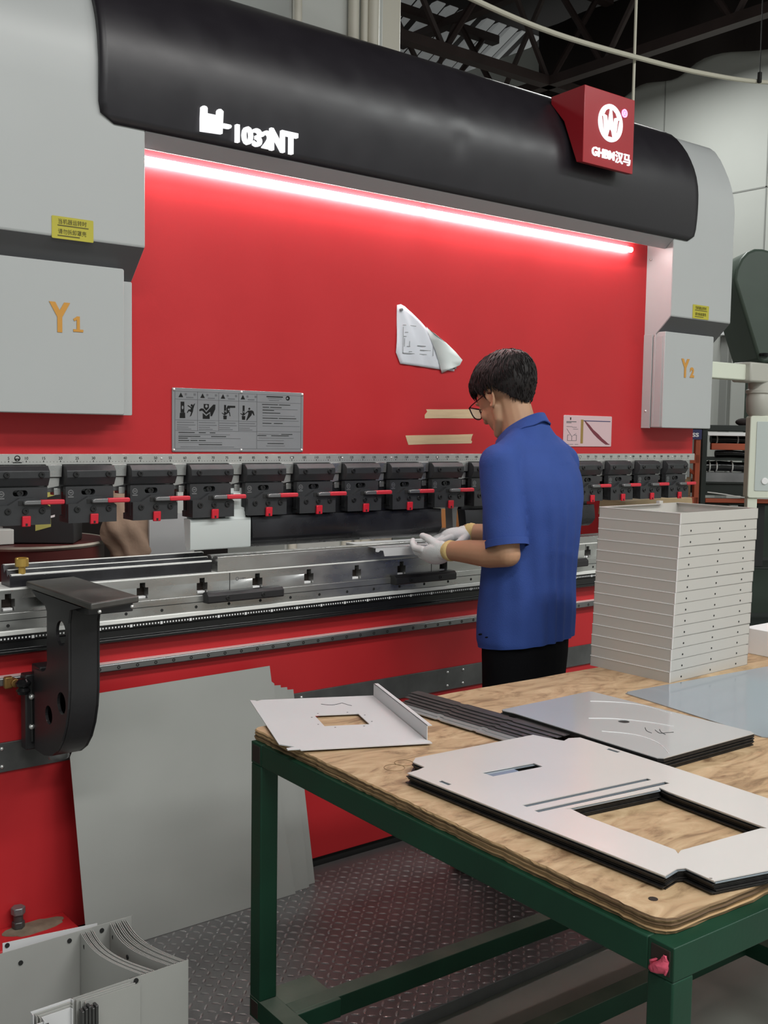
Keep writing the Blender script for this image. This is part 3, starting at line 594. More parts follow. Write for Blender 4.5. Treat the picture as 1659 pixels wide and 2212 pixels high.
# what stands behind the throat
MB().box(.25, 3.05, .42, .50, .72, .985).build('backgauge_beam', 'black_paint', PB, bevel=.003)
for a, b in ((L, .0), (3.26, Rr)):
    MB().prism([(.12, FLOOR), (1.0, FLOOR), (1.0, 2.8), (.1, 2.8), (.1, 1.93), (.45, 1.7), (.45, 1.05), (.12, .84)], 'x', a, b).build('side_frame', 'red_paint', PB, smooth=0)
# ---------------- tools in the press brake ----------------
def punch(name, a, b, zb, zt, m, label, group=None, tab=None):
    if tab: p = MB().prism([(-.004, zb), (-.028, zb + .004), (-.030, zb + .008), (-.030, zt - .004), (-.027, zt), (.015, zt), (.006, zb + .02)], 'x', a, b)
    else: p = MB().prism([(-.002, zb), (-.020, zb + .012), (-.034, zb + .030), (-.036, zb + .036), (-.030, zt - .012), (-.027, zt), (.015, zt), (.018, zt + .012), (.002, zb + .02)], 'x', a, b)
    p.box(a + .01, b - .01, .004, .014, zt, 1.30)
    if tab: p.prism([(tab[0], zt - .002), (tab[1], zt - .002), (tab[1] - .004, zt + .03), (tab[1] - .018, zt + .034), (tab[1] - .020, 1.285), (tab[0] + .030, 1.285), (tab[0] + .026, zt + .04), (tab[0], zt + .02)], 'y', -.022, .004)
    o = p.build(name, m, None, bevel=.0015, smooth=30); return tag(o, label, 'punch', group)
punch('punch', 0.83, 1.652, 1.105, 1.207, 'tool_black', 'long black gooseneck punch held by the clamps above the middle of the table')
punch('punch', 0.606, 0.826, 1.105, 1.207, 'punch_glare', 'short bright pale punch segment left of the long black punch', tab=(.735, .812))
punch('punch', 1.775, 2.52, 1.105, 1.197, 'tool_black', 'black gooseneck punch partly hidden behind the man in blue')
tag(MB().prism([(1.722, 1.125), (1.738, 1.125), (1.742, 1.20), (1.75, 1.215), (1.748, 1.235), (1.736, 1.235), (1.734, 1.275), (1.722, 1.275), (1.720, 1.235), (1.712, 1.22), (1.716, 1.20)], 'y', -.02, .02).build('punch', 'silver_dark', bevel=.001), 'narrow grey steel punch piece standing in the gap left of the man', 'punch')
d = thing('die', 'long stepped multi-groove die with three bright ridges at left of the table', 'die', (.38, .02, 1.0345))
p = MB().prism([(-.018, 1.0345), (-.018, 1.066), (-.012, 1.070), (-.004, 1.070), (.004, 1.060), (.010, 1.080), (.022, 1.080), (.030, 1.068), (.038, 1.092), (.056, 1.092), (.056, 1.0345)], 'x', 0.045, 0.688)
p.build('body', 'tool_black', d, bevel=.001)
for y0, y1, z in ((-.0165, -.006, 1.0705), (.0105, .0215, 1.0805), (.039, .055, 1.0925)): MB().box(.05, .69, y0, y1, z - .004, z + .001).build('ridge', 'steel_glint', d, bevel=.0006)  # ridge tops whitened to stand for a window reflection
tag(MB().prism([(-.036, 1.0345), (-.036, 1.083), (-.030, 1.085), (-.008, 1.085), (.0, 1.074), (.008, 1.085), (.03, 1.085), (.036, 1.083), (.036, 1.0345)], 'x', 0.700, 1.952).build('die', 'silver', bevel=.001), 'long bright steel single-groove die under the black punch', 'die')
tag(MB().prism([(-.036, 1.0345), (-.036, 1.062), (-.02, 1.066), (.0, 1.055), (.02, 1.066), (.036, 1.062), (.036, 1.0345)], 'x', 1.958, 3.2).build('die', 'silver', bevel=.001), 'lower steel die on the right part of the table, behind the man', 'die')
tag(MB().lathe([(.0, 0), (.010, 0), (.010, .018), (.019, .022), (.019, .044), (.017, .046), (.013, .046), (.013, .040), (0, .040)], (.083, -.008, 1.0705), 20).build('brass_bushing', 'brass'), 'yellow brass bushing standing on the left end of the stepped die', 'bushing')
# ---------------- paper and tapes on the ram ----------------
t = thing('drawing_sheet', 'crumpled white drawing sheet pinned to the red panel with its right side folded over', 'paper', (1.58, -.004, 1.72))
m = MB(); pts = [(1.444, 1.945), (1.460, 1.949), (1.482, 1.943), (1.51, 1.925), (1.58, 1.870), (1.66, 1.822), (1.735, 1.775), (1.730, 1.735), (1.728, 1.722), (1.64, 1.726), (1.55, 1.732), (1.463, 1.737), (1.443, 1.776), (1.446, 1.86)]
top = []; 
from mathutils import geometry
def bulge(x, z): return -.004 - .010 * max(0, sin((x - 1.44) / .3 * pi)) * max(0, sin((z - 1.715) / .24 * pi)) - .002 * sin(x * 90 + z * 40)
gr = 26
def inside(x, z):
    c = False; n = len(pts)
    for i in range(n):
        x1, z1 = pts[i]; x2, z2 = pts[(i + 1) % n]
        if (z1 > z) != (z2 > z) and x < (x2 - x1) * (z - z1) / (z2 - z1) + x1: c = not c
    return c
fan = Vector((1.55, 1.80)); rings = []
for s_ in [1.0, .85, .68, .5, .3, .12]:
    rr = []
    for i in range(len(pts)):
        for k in range(4):
            a = Vector(pts[i]).lerp(Vector(pts[(i + 1) % len(pts)]), k / 4); q_ = fan.lerp(a, s_); rr.append((q_.x, bulge(q_.x, q_.y), q_.y))
    rings.append(rr)
m.loft(rings, cap=False); m.f.append(tuple(range(len(m.v) - len(rings[0]), len(m.v)))); m.m.append(0)
o = m.build('sheet', 'paper', t, smooth=60); o.modifiers.new('s', 'SOLIDIFY').thickness = .0012
m = MB(); fl_ = [[(1.572, 1.876), (1.590, 1.862), (1.605, 1.852)], [(1.600, 1.826), (1.632, 1.830), (1.662, 1.824)], [(1.622, 1.79), (1.668, 1.790), (1.712, 1.794)], [(1.643, 1.755), (1.698, 1.758), (1.752, 1.765)], [(1.655, 1.725), (1.70, 1.735), (1.738, 1.745)], [(1.664, 1.712), (1.685, 1.724), (1.705, 1.732)]]
m.loft([[(a, bulge(a, b) - .006 - .006 * j + .003 * (i % 2), b) for j, (a, b) in enumerate(r)] for i, r in enumerate(fl_)], closed=False); o = m.build('folded_corner', 'paper_back', t, smooth=60); o.modifiers.new('s', 'SOLIDIFY').thickness = .0012
m = MB()
for x0, x1, z in ((1.47, 1.56, 1.875), (1.48, 1.50, 1.85), (1.475, 1.49, 1.835), (1.49, 1.52, 1.80), (1.535, 1.575, 1.805), (1.47, 1.61, 1.775), (1.50, 1.54, 1.782), (1.55, 1.60, 1.79)): m.box(x0, x1, bulge(x0, z) - .003, bulge(x0, z) - .0015, z, z + .002)
for x0, z0, z1 in ((1.478, 1.80, 1.83), (1.50, 1.80, 1.82), (1.61, 1.772, 1.85), (1.47, 1.775, 1.87)): m.box(x0, x0 + .0015, bulge(x0, z0) - .003, bulge(x0, z0) - .0015, z0, z1)
m.build('drawing_lines', 'sheet_mid', t, smooth=0)
for x, z in ((1.4585, 1.929), (1.7225, 1.735)): MB().cyl((x, -.016, z), (x, -.004, z), .0055, 14).build('magnet', 'lever_grey', t, bevel=.001)
def tape(pts, label):
    m = MB(); n = len(pts); top = [(x, -.0012 - .0008 * sin(i * 2.1), z) for i, (x, z) in enumerate(pts)]; bot = [(x, .0, z) for x, z in pts]
    m.loft([bot, top]); tag(m.build('masking_tape', 'tape', bevel=.0003), label, 'tape')
tape([(1.588, 1.5425), (1.68, 1.545), (1.78, 1.546), (1.95, 1.549), (1.952, 1.585), (1.86, 1.583), (1.75, 1.580), (1.66, 1.577), (1.594, 1.576), (1.599, 1.567), (1.587, 1.555)], 'upper strip of masking tape on the red panel, reaching behind the man\'s face')
tape([(1.511, 1.444), (1.60, 1.447), (1.72, 1.449), (1.826, 1.451), (1.829, 1.459), (1.824, 1.463), (1.828, 1.478), (1.833, 1.487), (1.75, 1.484), (1.66, 1.482), (1.56, 1.480), (1.497, 1.478), (1.503, 1.462)], 'lower strip of masking tape on the red panel, with both torn ends in view')
# ---------------- sheet support arm at left ----------------
A = thing('sheet_support_arm', 'black sheet support arm sliding on the rail at the left of the press brake', 'support arm', (.12, -.2, .57))
out = [(-.195, 1.005), (-.200, .86), (-.196, .842), (-.185, .828), (-.165, .818), (-.10, .812), (-.10, .585), (-.15, .583), (-.20, .590), (-.25, .612), (-.29, .645), (-.32, .69), (-.34, .74), (-.348, .79), (-.35, .85), (-.35, 1.035), (-.44, 1.035), (-.46, 1.02), (-.11, 1.035)]
out = [(-.085, 1.034), (-.44, 1.034), (-.362, 1.016), (-.352, .98), (-.35, .80), (-.343, .75), (-.327, .70), (-.302, .655), (-.268, .62), (-.225, .595), (-.17, .583), (-.10, .583), (-.10, .812), (-.165, .816), (-.187, .826), (-.198, .845), (-.200, .99), (-.185, 1.005), (-.12, 1.018)]
for x in (.082, .160):                                            # two side plates with round cut-outs
    m = MB(); me = curve_geo([out, circ(-.300, .945, .034, 24), circ(-.322, .762, .033, 24) if 0 else circ(-.30, .757, .030, 24), circ(-.208, .705, .026, 24)], .008)
    mesh_into(m, me, Matrix.Translation((x + .004, 0, 0)) @ Matrix(((0, 0, 1), (1, 0, 0), (0, 1, 0))).to_4x4()); m.build('side_plate', 'black_paint', A, smooth=0, bevel=.0006)
fr = [p for p in out[2:12]]
m = MB(); m.loft([[(.086, a, b), (.166, a, b), (.166, a + .006, b + .004), (.086, a + .006, b + .004)] for a, b in fr]); m.build('front_plate', 'black_paint', A, bevel=.0008)
MB().prism([(.080, -.505), (.232, -.455), (.232, -.02), (.080, -.045)], 'z', 1.036, 1.054).build('top_plate', 'arm_top', A, bevel=.004)
MB().box(.10, .222, -.44, -.25, 1.012, 1.036).build('top_bracket', 'black_paint', A, bevel=.002)
for x, y in ((.105, -.498), (.205, -.470)): MB().sphere((x, y, 1.030), .005, 6).build('screw', 'rivet', A)
MB().box(.066, .100, -.075, -.034, .575, .792).build('mount_plate', 'black_paint', A, bevel=.004)
MB().box(.098, .172, -.10, -.034, .575, .815).build('mount_block', 'black_paint', A, bevel=.004)
for z in (.728, .642): MB().sphere((.083, -.0755, z), .0085, 8).build('dome_nut', 'rivet', A)
MB().cyl((.083, -.079, .60), (.083, -.072, .77), .004, 8).build('slot_line', 'black_matt', A)
MB().lathe([(0, 0), (.016, 0), (.02, .01), (.012, .02), (.02, .024), (.022, .032), (.012, .042), (0, .044)], (.056, -.085, .742), 14).build('knob', 'black_gloss', A)
MB().lathe([(0, 0), (.028, 0), (.030, .006), (.028, .018), (0, .018)], (.135, -.14, .560), 18).build('foot_disc', 'lever_grey', A)
t = thing('brass_stop', 'dull brass stop clamped on the steel rail left of the black support arm', 'stop', (.035, -.036, .757))
MB().box(.018, .042, -.048, -.0305, .752, .786).build('block', 'brass_dull', t, bevel=.004); MB().cyl((.046, -.058, .768), (.046, -.032, .768), .013, 8).build('nut', 'brass_dull', t, bevel=.002)
# ---------------- sheets leaning on the press brake ----------------
def leaning(name, pts, yb, yt, m, label):
    q_ = MB(); z0 = PLATE
    def Yz(z): return yb + (yt - yb) * (z - z0) / .75
    f_ = [(x, Yz(z) - .0, z) for x, z in pts]; b_ = [(x, Yz(z) + .002, z) for x, z in pts]
    q_.loft([f_, b_]); return tag(q_.build(name, m, smooth=0), label, 'sheet', None)
leaning('steel_sheet', [(.215, PLATE + .001), (.935, PLATE + .001), (.90, .25), (.898, .652), (.888, .66), (.884, .712), (.60, .709), (.28, .705), (.192, .535)], -.150, -.060, 'sheet_grey', 'front large grey steel sheet leaning on the press brake, with the notched top corner')
leaning('steel_sheet', [(.60, PLATE + .001), (1.00, PLATE + .001), (.955, .63), (.93, .632), (.93, .64), (.70, .66), (.60, .66)], -.135, -.048, 'sheet_grey', 'second grey steel sheet, leaning just behind the notched front sheet')
leaning('steel_sheet', [(.70, PLATE + .001), (1.035, PLATE + .001), (.985, .617), (.70, .635)], -.118, -.040, 'sheet_grey', 'rearmost grey steel sheet of those leaning on the press brake, sticking out furthest right')
# anchor bolt with bare patch
t = thing('anchor_bolt', 'steel anchor bolt on a bare worn patch at the foot of the red press brake', 'bolt', (.06, -.03, .04))
m = MB(); n = 22; rnd = random.Random(5)
m.prism([(.075 + (.075 + .02 * rnd.random()) * cos(2 * pi * k / n) * (1.25 if cos(2 * pi * k / n) > 0 else .8), -.045 + (.034 + .010 * rnd.random()) * sin(2 * pi * k / n)) for k in range(n)], 'z', .040, .0415); m.build('worn_patch', 'dirt', t, smooth=0)
MB().cyl((.056, -.025, .041), (.056, -.025, .062), .019, 6).build('lower_nut', 'strip_dark', t, bevel=.003); MB().cyl((.056, -.025, .060), (.056, -.025, .084), .014, 12).build('stud', 'strip_dark', t); MB().cyl((.056, -.025, .082), (.056, -.025, .104), .021, 6).build('head', 'lever_grey', t, bevel=.003)
# ---------------- folded pans in the lower left corner ----------------
PZ = .300
def panlike(name, segs, z0, z1, m, label, cat, holes=(), group=None, t_=.0018):
    """thin folded sheet standing on edge, following a plan polyline"""
    q_ = MB(); P_ = [Vector(p) for p in segs]; L_, R_ = [], []
    for i, p in enumerate(P_):
        d = (P_[min(i + 1, len(P_) - 1)] - P_[max(i - 1, 0)]).normalized(); n_ = Vector((-d.y, d.x)); L_.append(p + n_ * t_ / 2); R_.append(p - n_ * t_ / 2)
    ring = L_ + R_[::-1]; zt = z1 if callable(z1) else (lambda x, y: z1)
    q_.loft([[(p.x, p.y, z0) for p in ring], [(p.x, p.y, zt(p.x, p.y)) for p in ring]])
    for hx, hy, hz, ax in holes:
        if ax == 'x': q_.cyl((hx, hy - .0022, hz), (hx, hy + .0022, hz), .0055, 10, 1)
        else: q_.cyl((hx - .0022, hy, hz), (hx + .0022, hy, hz), .0055, 10, 1)
    return tag(q_.build(name, [m, 'black_matt'], smooth=30), label, cat, group)
# the near big pan: front wall, right side and back wall are single folded sheets nested together
def curved(x0, y0, x1, y1, sag, n=10): return [(x0 + (x1 - x0) * k / n - sag * sin(pi * k / n) * (1 if k else 0), y0 + (y1 - y0) * k / n) for k in range(n + 1)]
for k in range(8):
    panlike('curved_sheet', curved(-.018 + .0042 * k, -.668, .012 + .0044 * k, -.927, .022 + .0005 * k), PLATE + .02, PZ - .001 * (k % 3), 'pan_steel', 'thin curved steel sheet edge in the left bundle inside the folded pan', 'sheet', [(-.0215, -.700, PZ - .02, 'y'), (-.0245, -.78, PZ - .025, 'y'), (-.001, -.905, PZ - .02, 'y')] if k == 0 else (), 'left bundle of curved sheets')
for k in range(9):
    panlike('curved_sheet', curved(.056 + .0050 * k, -.668, .076 + .0052 * k, -.930, .026 - .0004 * k), PLATE + .02, PZ + .002 - .0012 * (k % 3), 'pan_steel', 'thin curved steel sheet edge in the right bundle of the folded pan', 'sheet', [(.050, -.70, PZ - .018, 'y'), (.040, -.80, PZ - .022, 'y'), (.062, -.905, PZ - .02, 'y')] if k == 0 else (), 'right bundle of curved sheets')
panlike('pan_sheet', [(-.55, -.655), (-.55, -.664), (.112, -.664), (.114, -.660)], PLATE, PZ + .004, 'pan_steel', 'tall steel sheet forming the back wall behind the curved sheets', 'sheet', [(-.16, -.665, PZ - .03, 'x'), (-.045, -.665, PZ - .012, 'x'), (.035, -.665, PZ - .01, 'x')])
panlike('pan_sheet', [(-.192, -.640), (-.10, -.643), (.030, -.650)], PLATE, lambda x, y: .315 - .012 * (x + .19) / .22, 'sheet_white', 'pale steel sheet standing outside the back wall of the folded pan', 'sheet', [(-.182, -.641, PZ + .008, 'x')])
panlike('pan_sheet', [(-.147, -.938), (.122, -.936), (.122, -.930)], PLATE, PZ + .003, 'pan_steel', 'plain grey front sheet at the right end of the folded pans', 'sheet', [(-.005, -.9385, PZ - .004, 'x')])
for k in range(3):
    panlike('pan_sheet', [(-.142 + .008 * k, -.949 - .004 * k), (-.142 + .008 * k, -.943 - .004 * k), (-.02 + .01 * k, -.942 - .003 * k)], PLATE, lambda x, y, k=k: PZ + .001 - .003 * k - .02 * max(0, x + .12), 'pan_steel', 'thin grey sheet with a folded left edge nested on the front sheet', 'sheet', (), 'sheets nested on the front sheet')
for k in range(4):
    panlike('folded_bracket', [(-.238 + .006 * k, -.962 - .004 * k), (-.238 + .006 * k, -.946 - .004 * k), (-.154 - .002 * k, -.945 - .004 * k), (-.152 - .002 * k, -.953 - .004 * k)], PLATE, PZ + .008 - .004 * k, 'sheet_white' if k in (0, 3) else 'pan_steel', 'pale folded bracket beside the front sheet, one of four nested', 'bracket', (), 'nested brackets left of the front sheet')
for k in range(5):
    x = -.139 + .0075 * k; o = MB().prism(rrect(x - .0032, x + .0032, -.976, -.958, .002), 'z', PLATE, .288 + .003 * (k % 3)).build('edge_strip', 'strip_dark', bevel=.001); tag(o, 'narrow dark steel edge strip standing before the grey front sheet', 'strip', 'dark strips before the front sheet')
for k in range(3):
    panlike('folded_bracket', [(-.262 + .008 * k, -.985 - .004 * k), (-.262 + .008 * k, -.970 - .004 * k), (-.215 + .004 * k, -.969 - .004 * k)], PLATE, .292 - .004 * k, 'strip_dark' if k else 'sheet_white', 'short folded bracket nearest the lower left corner of the photo', 'bracket', (), 'short brackets in the corner')
# ---------------- work table ----------------
TR = radians(-1.8)
T = thing('work_table', 'green steel work table with a worn plywood top in the foreground', 'table', (.333, -.857, FLOOR), TR)
TL, TW = 2.24, 1.222                                               # local: x along the machine, y towards the camera is negative
rnd = random.Random(11); pts = []
def edge(ax, ay, bx, by, n):
    for k in range(n):
        t_ = k / n; w_ = .0030 * (rnd.random() - .5) + .0008 * sin(k * .7); dx, dy = bx - ax, by - ay; l_ = sqrt(dx * dx + dy * dy); pts.append((ax + dx * t_ - dy / l_ * w_, ay + dy * t_ + dx / l_ * w_))
r = .035
edge(r, 0, TL - r, 0, 60); edge(TL, -r, TL, -TW + r, 40); edge(TL - r, -TW, r, -TW, 60)
for k in range(7): a = radians(-90 - 90 * k / 7); pts.append((r + r * cos(a), -TW + r + r * sin(a)))
edge(0, -TW + r, 0, -r * .6, 90)
for k in range(5): a = radians(180 - 90 * k / 5); pts.append((r * .6 + r * .6 * cos(a), -r * .6 + r * .6 * sin(a)))
ZT = TT - FLOOR
m = MB(); lay = []
for k, (z, o_) in enumerate(((ZT - .024, .0), (ZT - .018, .002), (ZT - .0165, -.001), (ZT - .010, .0015), (ZT - .0085, -.001), (ZT - .003, .001), (ZT, -.0015))):
    lay.append([(x + o_ * (1 if x > TL / 2 else -1) + .0018 * (rnd.random() - .5), y + o_ * (1 if y > -TW / 2 else -1) + .0018 * (rnd.random() - .5), z) for x, y in pts])
m.loft(lay, cap=False, mi=1); n = len(pts); m.f.append(tuple(len(m.v) - n + i for i in range(n))); m.m.append(0); m.f.append(tuple(range(n - 1, -1, -1))); m.m.append(1)
tt = m.build('table_top', ['plywood', 'plywood_edge'], T, local=True, smooth=0)
for x, y in ((.045, -1.165), (.06, -.26), (.085, -.155), (.12, -.30)): MB().cyl((x, y, ZT - .002), (x, y, ZT + .0006), .008, 12).build('screw_hole', 'tube_inside', tt, local=False) if 0 else None
each_holes = [(.050, -1.160), (.075, -.235), (.105, -.155)]
for x, y, r_ in ((.458, -1.276, .020), (.421, -1.290, .022)):
    MB().tube([(x + r_ * cos(2 * pi * k / 28), y + r_ * sin(2 * pi * k / 28), TT + .0003) for k in range(29)], .0007, 5).build('pencil_ring', 'plywood_edge', T)
for x, y in each_holes:
    o = MB().cyl((x, y, ZT - .0015), (x, y, ZT + .0006), .0075, 12).build('screw_hole', 'tube_inside', T, local=True)
a, b = -.012, .035                                                 # tube outer and inner edge in x
ZR1 = ZT - .0245; ZR0 = ZR1 - .052; y1, y0 = -.018, -1.250; q5 = .047; lx = TL - .035
def openbox(m_, x0, x1, ya, yb, z0, z1, end):                      # square tube along x with an open end
    m_.box(x0, x1, ya, yb, z0, z1, 0); m_.box(end - .0015, end + .0015, ya + .006, yb - .006, z0 + .006, z1 - .006, 1)
m = MB(); openbox(m, a, lx, y1 - q5, y1, ZR0, ZR1, a); m.build('far_rail', ['green_paint', 'tube_inside'], T, local=True, bevel=.003)
m = MB(); openbox(m, a, lx, y0, y0 + q5, ZR0, ZR1, a); m.build('near_rail', ['green_paint', 'tube_inside'], T, local=True, bevel=.003)
for x in (a, lx - q5): MB().box(x, x + q5, y0 + q5, y1 - q5, ZR0, ZR1).build('end_rail', 'green_paint', T, local=True, bevel=.003)
LB = .08 - FLOOR - .002; LH = LB + .052
for x in (a, lx - q5):
    for y in (y1 - q5, y0): MB().box(x, x + q5, y, y + q5, LH, ZR0).build('leg', 'green_paint', T, local=True, bevel=.003)
    m = MB(); m.box(x, x + q5, y0, y1, LB, LH, 0); m.box(x + .006, x + q5 - .006, y1 - .001, y1 + .001, LB + .006, LH - .006, 1)
    if x < 0: m.box(x - .001, x + .001, y1 - q5 + .008, y1 - .006, LB + .006, LH - .006, 1)
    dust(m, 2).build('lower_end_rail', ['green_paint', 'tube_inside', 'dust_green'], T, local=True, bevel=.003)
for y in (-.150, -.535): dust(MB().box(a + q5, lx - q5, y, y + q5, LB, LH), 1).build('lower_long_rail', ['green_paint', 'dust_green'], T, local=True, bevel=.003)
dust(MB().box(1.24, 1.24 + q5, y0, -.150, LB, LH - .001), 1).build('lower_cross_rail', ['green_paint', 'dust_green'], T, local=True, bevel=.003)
for y, s_ in ((-.160, 1), (y0 + .05, 1)):                           # castor plates at the corners, castors under them
    for x in (a + q5, lx - q5 - .13):
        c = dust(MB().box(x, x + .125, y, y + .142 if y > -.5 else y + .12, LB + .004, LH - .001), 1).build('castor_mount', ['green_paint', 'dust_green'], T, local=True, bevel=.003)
        xm, ym = x + .06, y + .07
        cb = MB(); cb.box(xm - .03, xm + .03, ym - .03, ym + .03, LB - .008, LB + .004); cb.box(xm - .022, xm - .018, ym - .025, ym + .03, .07, LB); cb.box(xm + .018, xm + .022, ym - .025, ym + .03, .07, LB); cb.build('castor_fork', 'lever_grey', c, local=False) if 0 else cb.build('castor_fork', 'lever_grey', T, local=True)
        g = -FLOOR + PLATE if y > -.5 else 0.0
        MB().cyl((xm - .014, ym, g + .05), (xm + .014, ym, g + .05), .050, 24).build('castor_wheel', 'black_matt', T, local=True, bevel=.006)
# pink rag in the open tube end at the near corner
m = MB(); rows = []
for i in range(7):
    rows.append([(-.0185 + .006 * sin(i * 1.1 + j * .8) + (.006 if j > 3 else 0), y0 + .008 + .031 * i / 6, ZR0 + .010 + (.030 - .018 * i / 6) * j / 6) for j in range(7)])
for row in rows: pass
TM = WM[T]
m.loft([[TM @ Vector(p) for p in row] for row in rows], closed=False); o = m.build('rag', 'rag_pink', smooth=60); o.modifiers.new('s', 'SOLIDIFY').thickness = .003
tag(o, 'bright pink rag stuffed in the open tube end at the near table corner', 'rag')
# ---------------- on the table: stack of trays ----------------
SA = radians(2.0); TX, TY, TH = .412, .290, .0329
def tray_mesh(ix):
    m = MB(); t_ = .0015; h = TH - .0003
    m.box(0, TX, 0, TY, 0, t_)
    m.box(0, t_, 0, TY, t_, h); m.box(TX - t_, TX, 0, TY, t_, h); m.box(.0, TX, 0, t_, 0.0, h); m.box(0, TX, TY - t_, TY, t_, h)
    m.box(-.0012, .0, .0, TY, h - .0022, h, 2); m.box(-.0012, .0, -.0008, .0018, 0, h, 2)
    m.prism([(.0, .0005), (.011, .0005), (.013, .008), (.013, .020), (.010, .026), (.010, h), (.0, h)], 'y', -.0006, .0002, 0)
    m.box(t_, .30, TY - .012, TY, h - .002, h); m.box(TX - .012, TX, 0, TY, h - .002, h); m.box(.29, .31, TY - .012, TY, h - .002, h + .009)
    if ix < 14:
        for x in (.055, .205, .345): m.cyl((x, -.0009, .012), (x, .0005, .012), .0028, 10, 1)
    return m
rnd = random.Random(4)
for k in range(15):
    lab = 'lowest grey folded tray, resting on the plywood' if k == 0 else ('uppermost grey folded tray of the tall stack, open top showing' if k == 14 else 'grey folded steel tray inside the tall stack, with three screw holes in its right side')
    o = tray_mesh(k).build('folded_tray', ['tray_grey', 'black_matt', 'mark_white'], None, smooth=0)
    lc = o.location.copy(); jx = .0015 * (rnd.random() - .5) + .00075 * k; rot = Matrix.Rotation(SA + .006 * (rnd.random() - .5), 3, 'Z')
    o.location = Vector((1.554 + jx, -1.152 - .0006 * k, TT + TH * k)) + rot @ Vector((lc.x, lc.y, 0)); o.rotation_euler = rot.to_euler()
    tag(o, lab, 'tray', 'folded trays in the tall stack')
# bent panel with upright flange
B0 = Vector((.449, -.654)); ex = Vector((.898, -.440)); ey = Vector((-.352, -.936)); ZB = .7845
BP = thing('bent_panel', 'pale bent panel with square cut-out and upright flange on the far table corner', 'panel', (.51, -.93, ZB))
def bp(u, v): p = B0 + ex * u + ey * v; return (p.x, p.y)
m = MB(); plate(m, [bp(*p) for p in ((.0, .0), (.012, .004), (.016, .012), (.030, .002), (.328, .0), (.326, .42), (.332, .428), (.332, .445), (.03, .452), (.028, .444), (.002, .444), (.002, .432), (.022, .425), (-.008, .40))], [[bp(*p) for p in ((.128, .172), (.238, .172), (.238, .272), (.128, .272))]], .0022, 'z', ZB + .0015)
m.build('web', 'sheet_white', BP, smooth=0)
f0, f1 = bp(.328, .004), bp(.328, .420)
m = MB(); n_ = ex * .0018
m.loft([[(f0[0], f0[1], ZB), (f0[0] + n_.x, f0[1] + n_.y, ZB), (f0[0] + n_.x, f0[1] + n_.y, ZB + .036), (f0[0], f0[1], ZB + .036)], [(f1[0], f1[1], ZB), (f1[0] + n_.x, f1[1] + n_.y, ZB), (f1[0] + n_.x, f1[1] + n_.y, ZB + .036), (f1[0], f1[1], ZB + .036)]])
l_ = ex * .012; m.loft([[(f0[0], f0[1], ZB + .0345), (f0[0] + l_.x, f0[1] + l_.y, ZB + .0345), (f0[0] + l_.x, f0[1] + l_.y, ZB + .036), (f0[0], f0[1], ZB + .036)], [(f1[0], f1[1], ZB + .0345), (f1[0] + l_.x, f1[1] + l_.y, ZB + .0345), (f1[0] + l_.x, f1[1] + l_.y, ZB + .036), (f1[0], f1[1], ZB + .036)]])
m.build('flange', 'sheet_white', BP, smooth=0)
for u, v in ((.14, .158), (.215, .158), (.117, .19), (.117, .255), (.15, .287), (.22, .287), (.25, .19), (.25, .25)): p = bp(u, v); MB().cyl((p[0], p[1], ZB + .0020), (p[0], p[1], ZB + .0030), .0022, 8).build('rivet_hole', 'mark_mid', BP)
MB().tube([(*bp(.17 + .008 * k, .07 + .012 * sin(k * .5)), ZB + .0028) for k in range(8)] + [(*bp(.235 + .004 * k, .085 + .006 * k), ZB + .0028) for k in range(3)], .0008, 5).build('marker_line', 'mark_dark', BP)
# dark strips
rnd = random.Random(9)
strips = [(.735, -.955, .752, -1.315, .786), (.752, -.93, .776, -1.345, .788), (.768, -.905, .792, -1.345, .790), (.780, -.905, .806, -1.36, .7925), (.796, -.885, .822, -1.37, .795), (.812, -.880, .842, -1.38, .7975), (.826, -.872, .860, -1.385, .800)]
for i, (xa, ya, xb, yb, z) in enumerate(strips):
    d = (Vector((xb, yb)) - Vector((xa, ya))).normalized(); n_ = Vector((-d.y, d.x)) * (.016 if i else .012); m = MB(); L_ = (Vector((xb, yb)) - Vector((xa, ya))).length
    def sp_(u, v): p = Vector((xa, ya)) + d * (u * L_) + n_ * v; return (p.x, p.y)
    o_ = [sp_(0, -1), sp_(.0, .8), sp_(.02, 1), sp_(.30, 1), sp_(.31, .6), sp_(.34, .6), sp_(.35, 1), sp_(.62, 1), sp_(.63, .6), sp_(.66, .6), sp_(.67, 1), sp_(.98, 1), sp_(1, .7), sp_(1, -1), sp_(.70, -1), sp_(.69, -.7), sp_(.66, -.7), sp_(.65, -1), sp_(.36, -1), sp_(.35, -.7), sp_(.32, -.7), sp_(.31, -1)]
    plate(m, o_, [], .0018, 'z', z); o = m.build('steel_strip', 'strip_dark' if i > 1 else 'sheet_mid', smooth=0)
    tag(o, ('paler lowest notched strip, nearest the bent panel' if i == 0 else 'topmost dark notched strip, nearest the polished panel stack' if i == 6 else 'dark notched steel strip in the middle of the fanned bundle'), 'strip', 'fanned steel strips on the table')
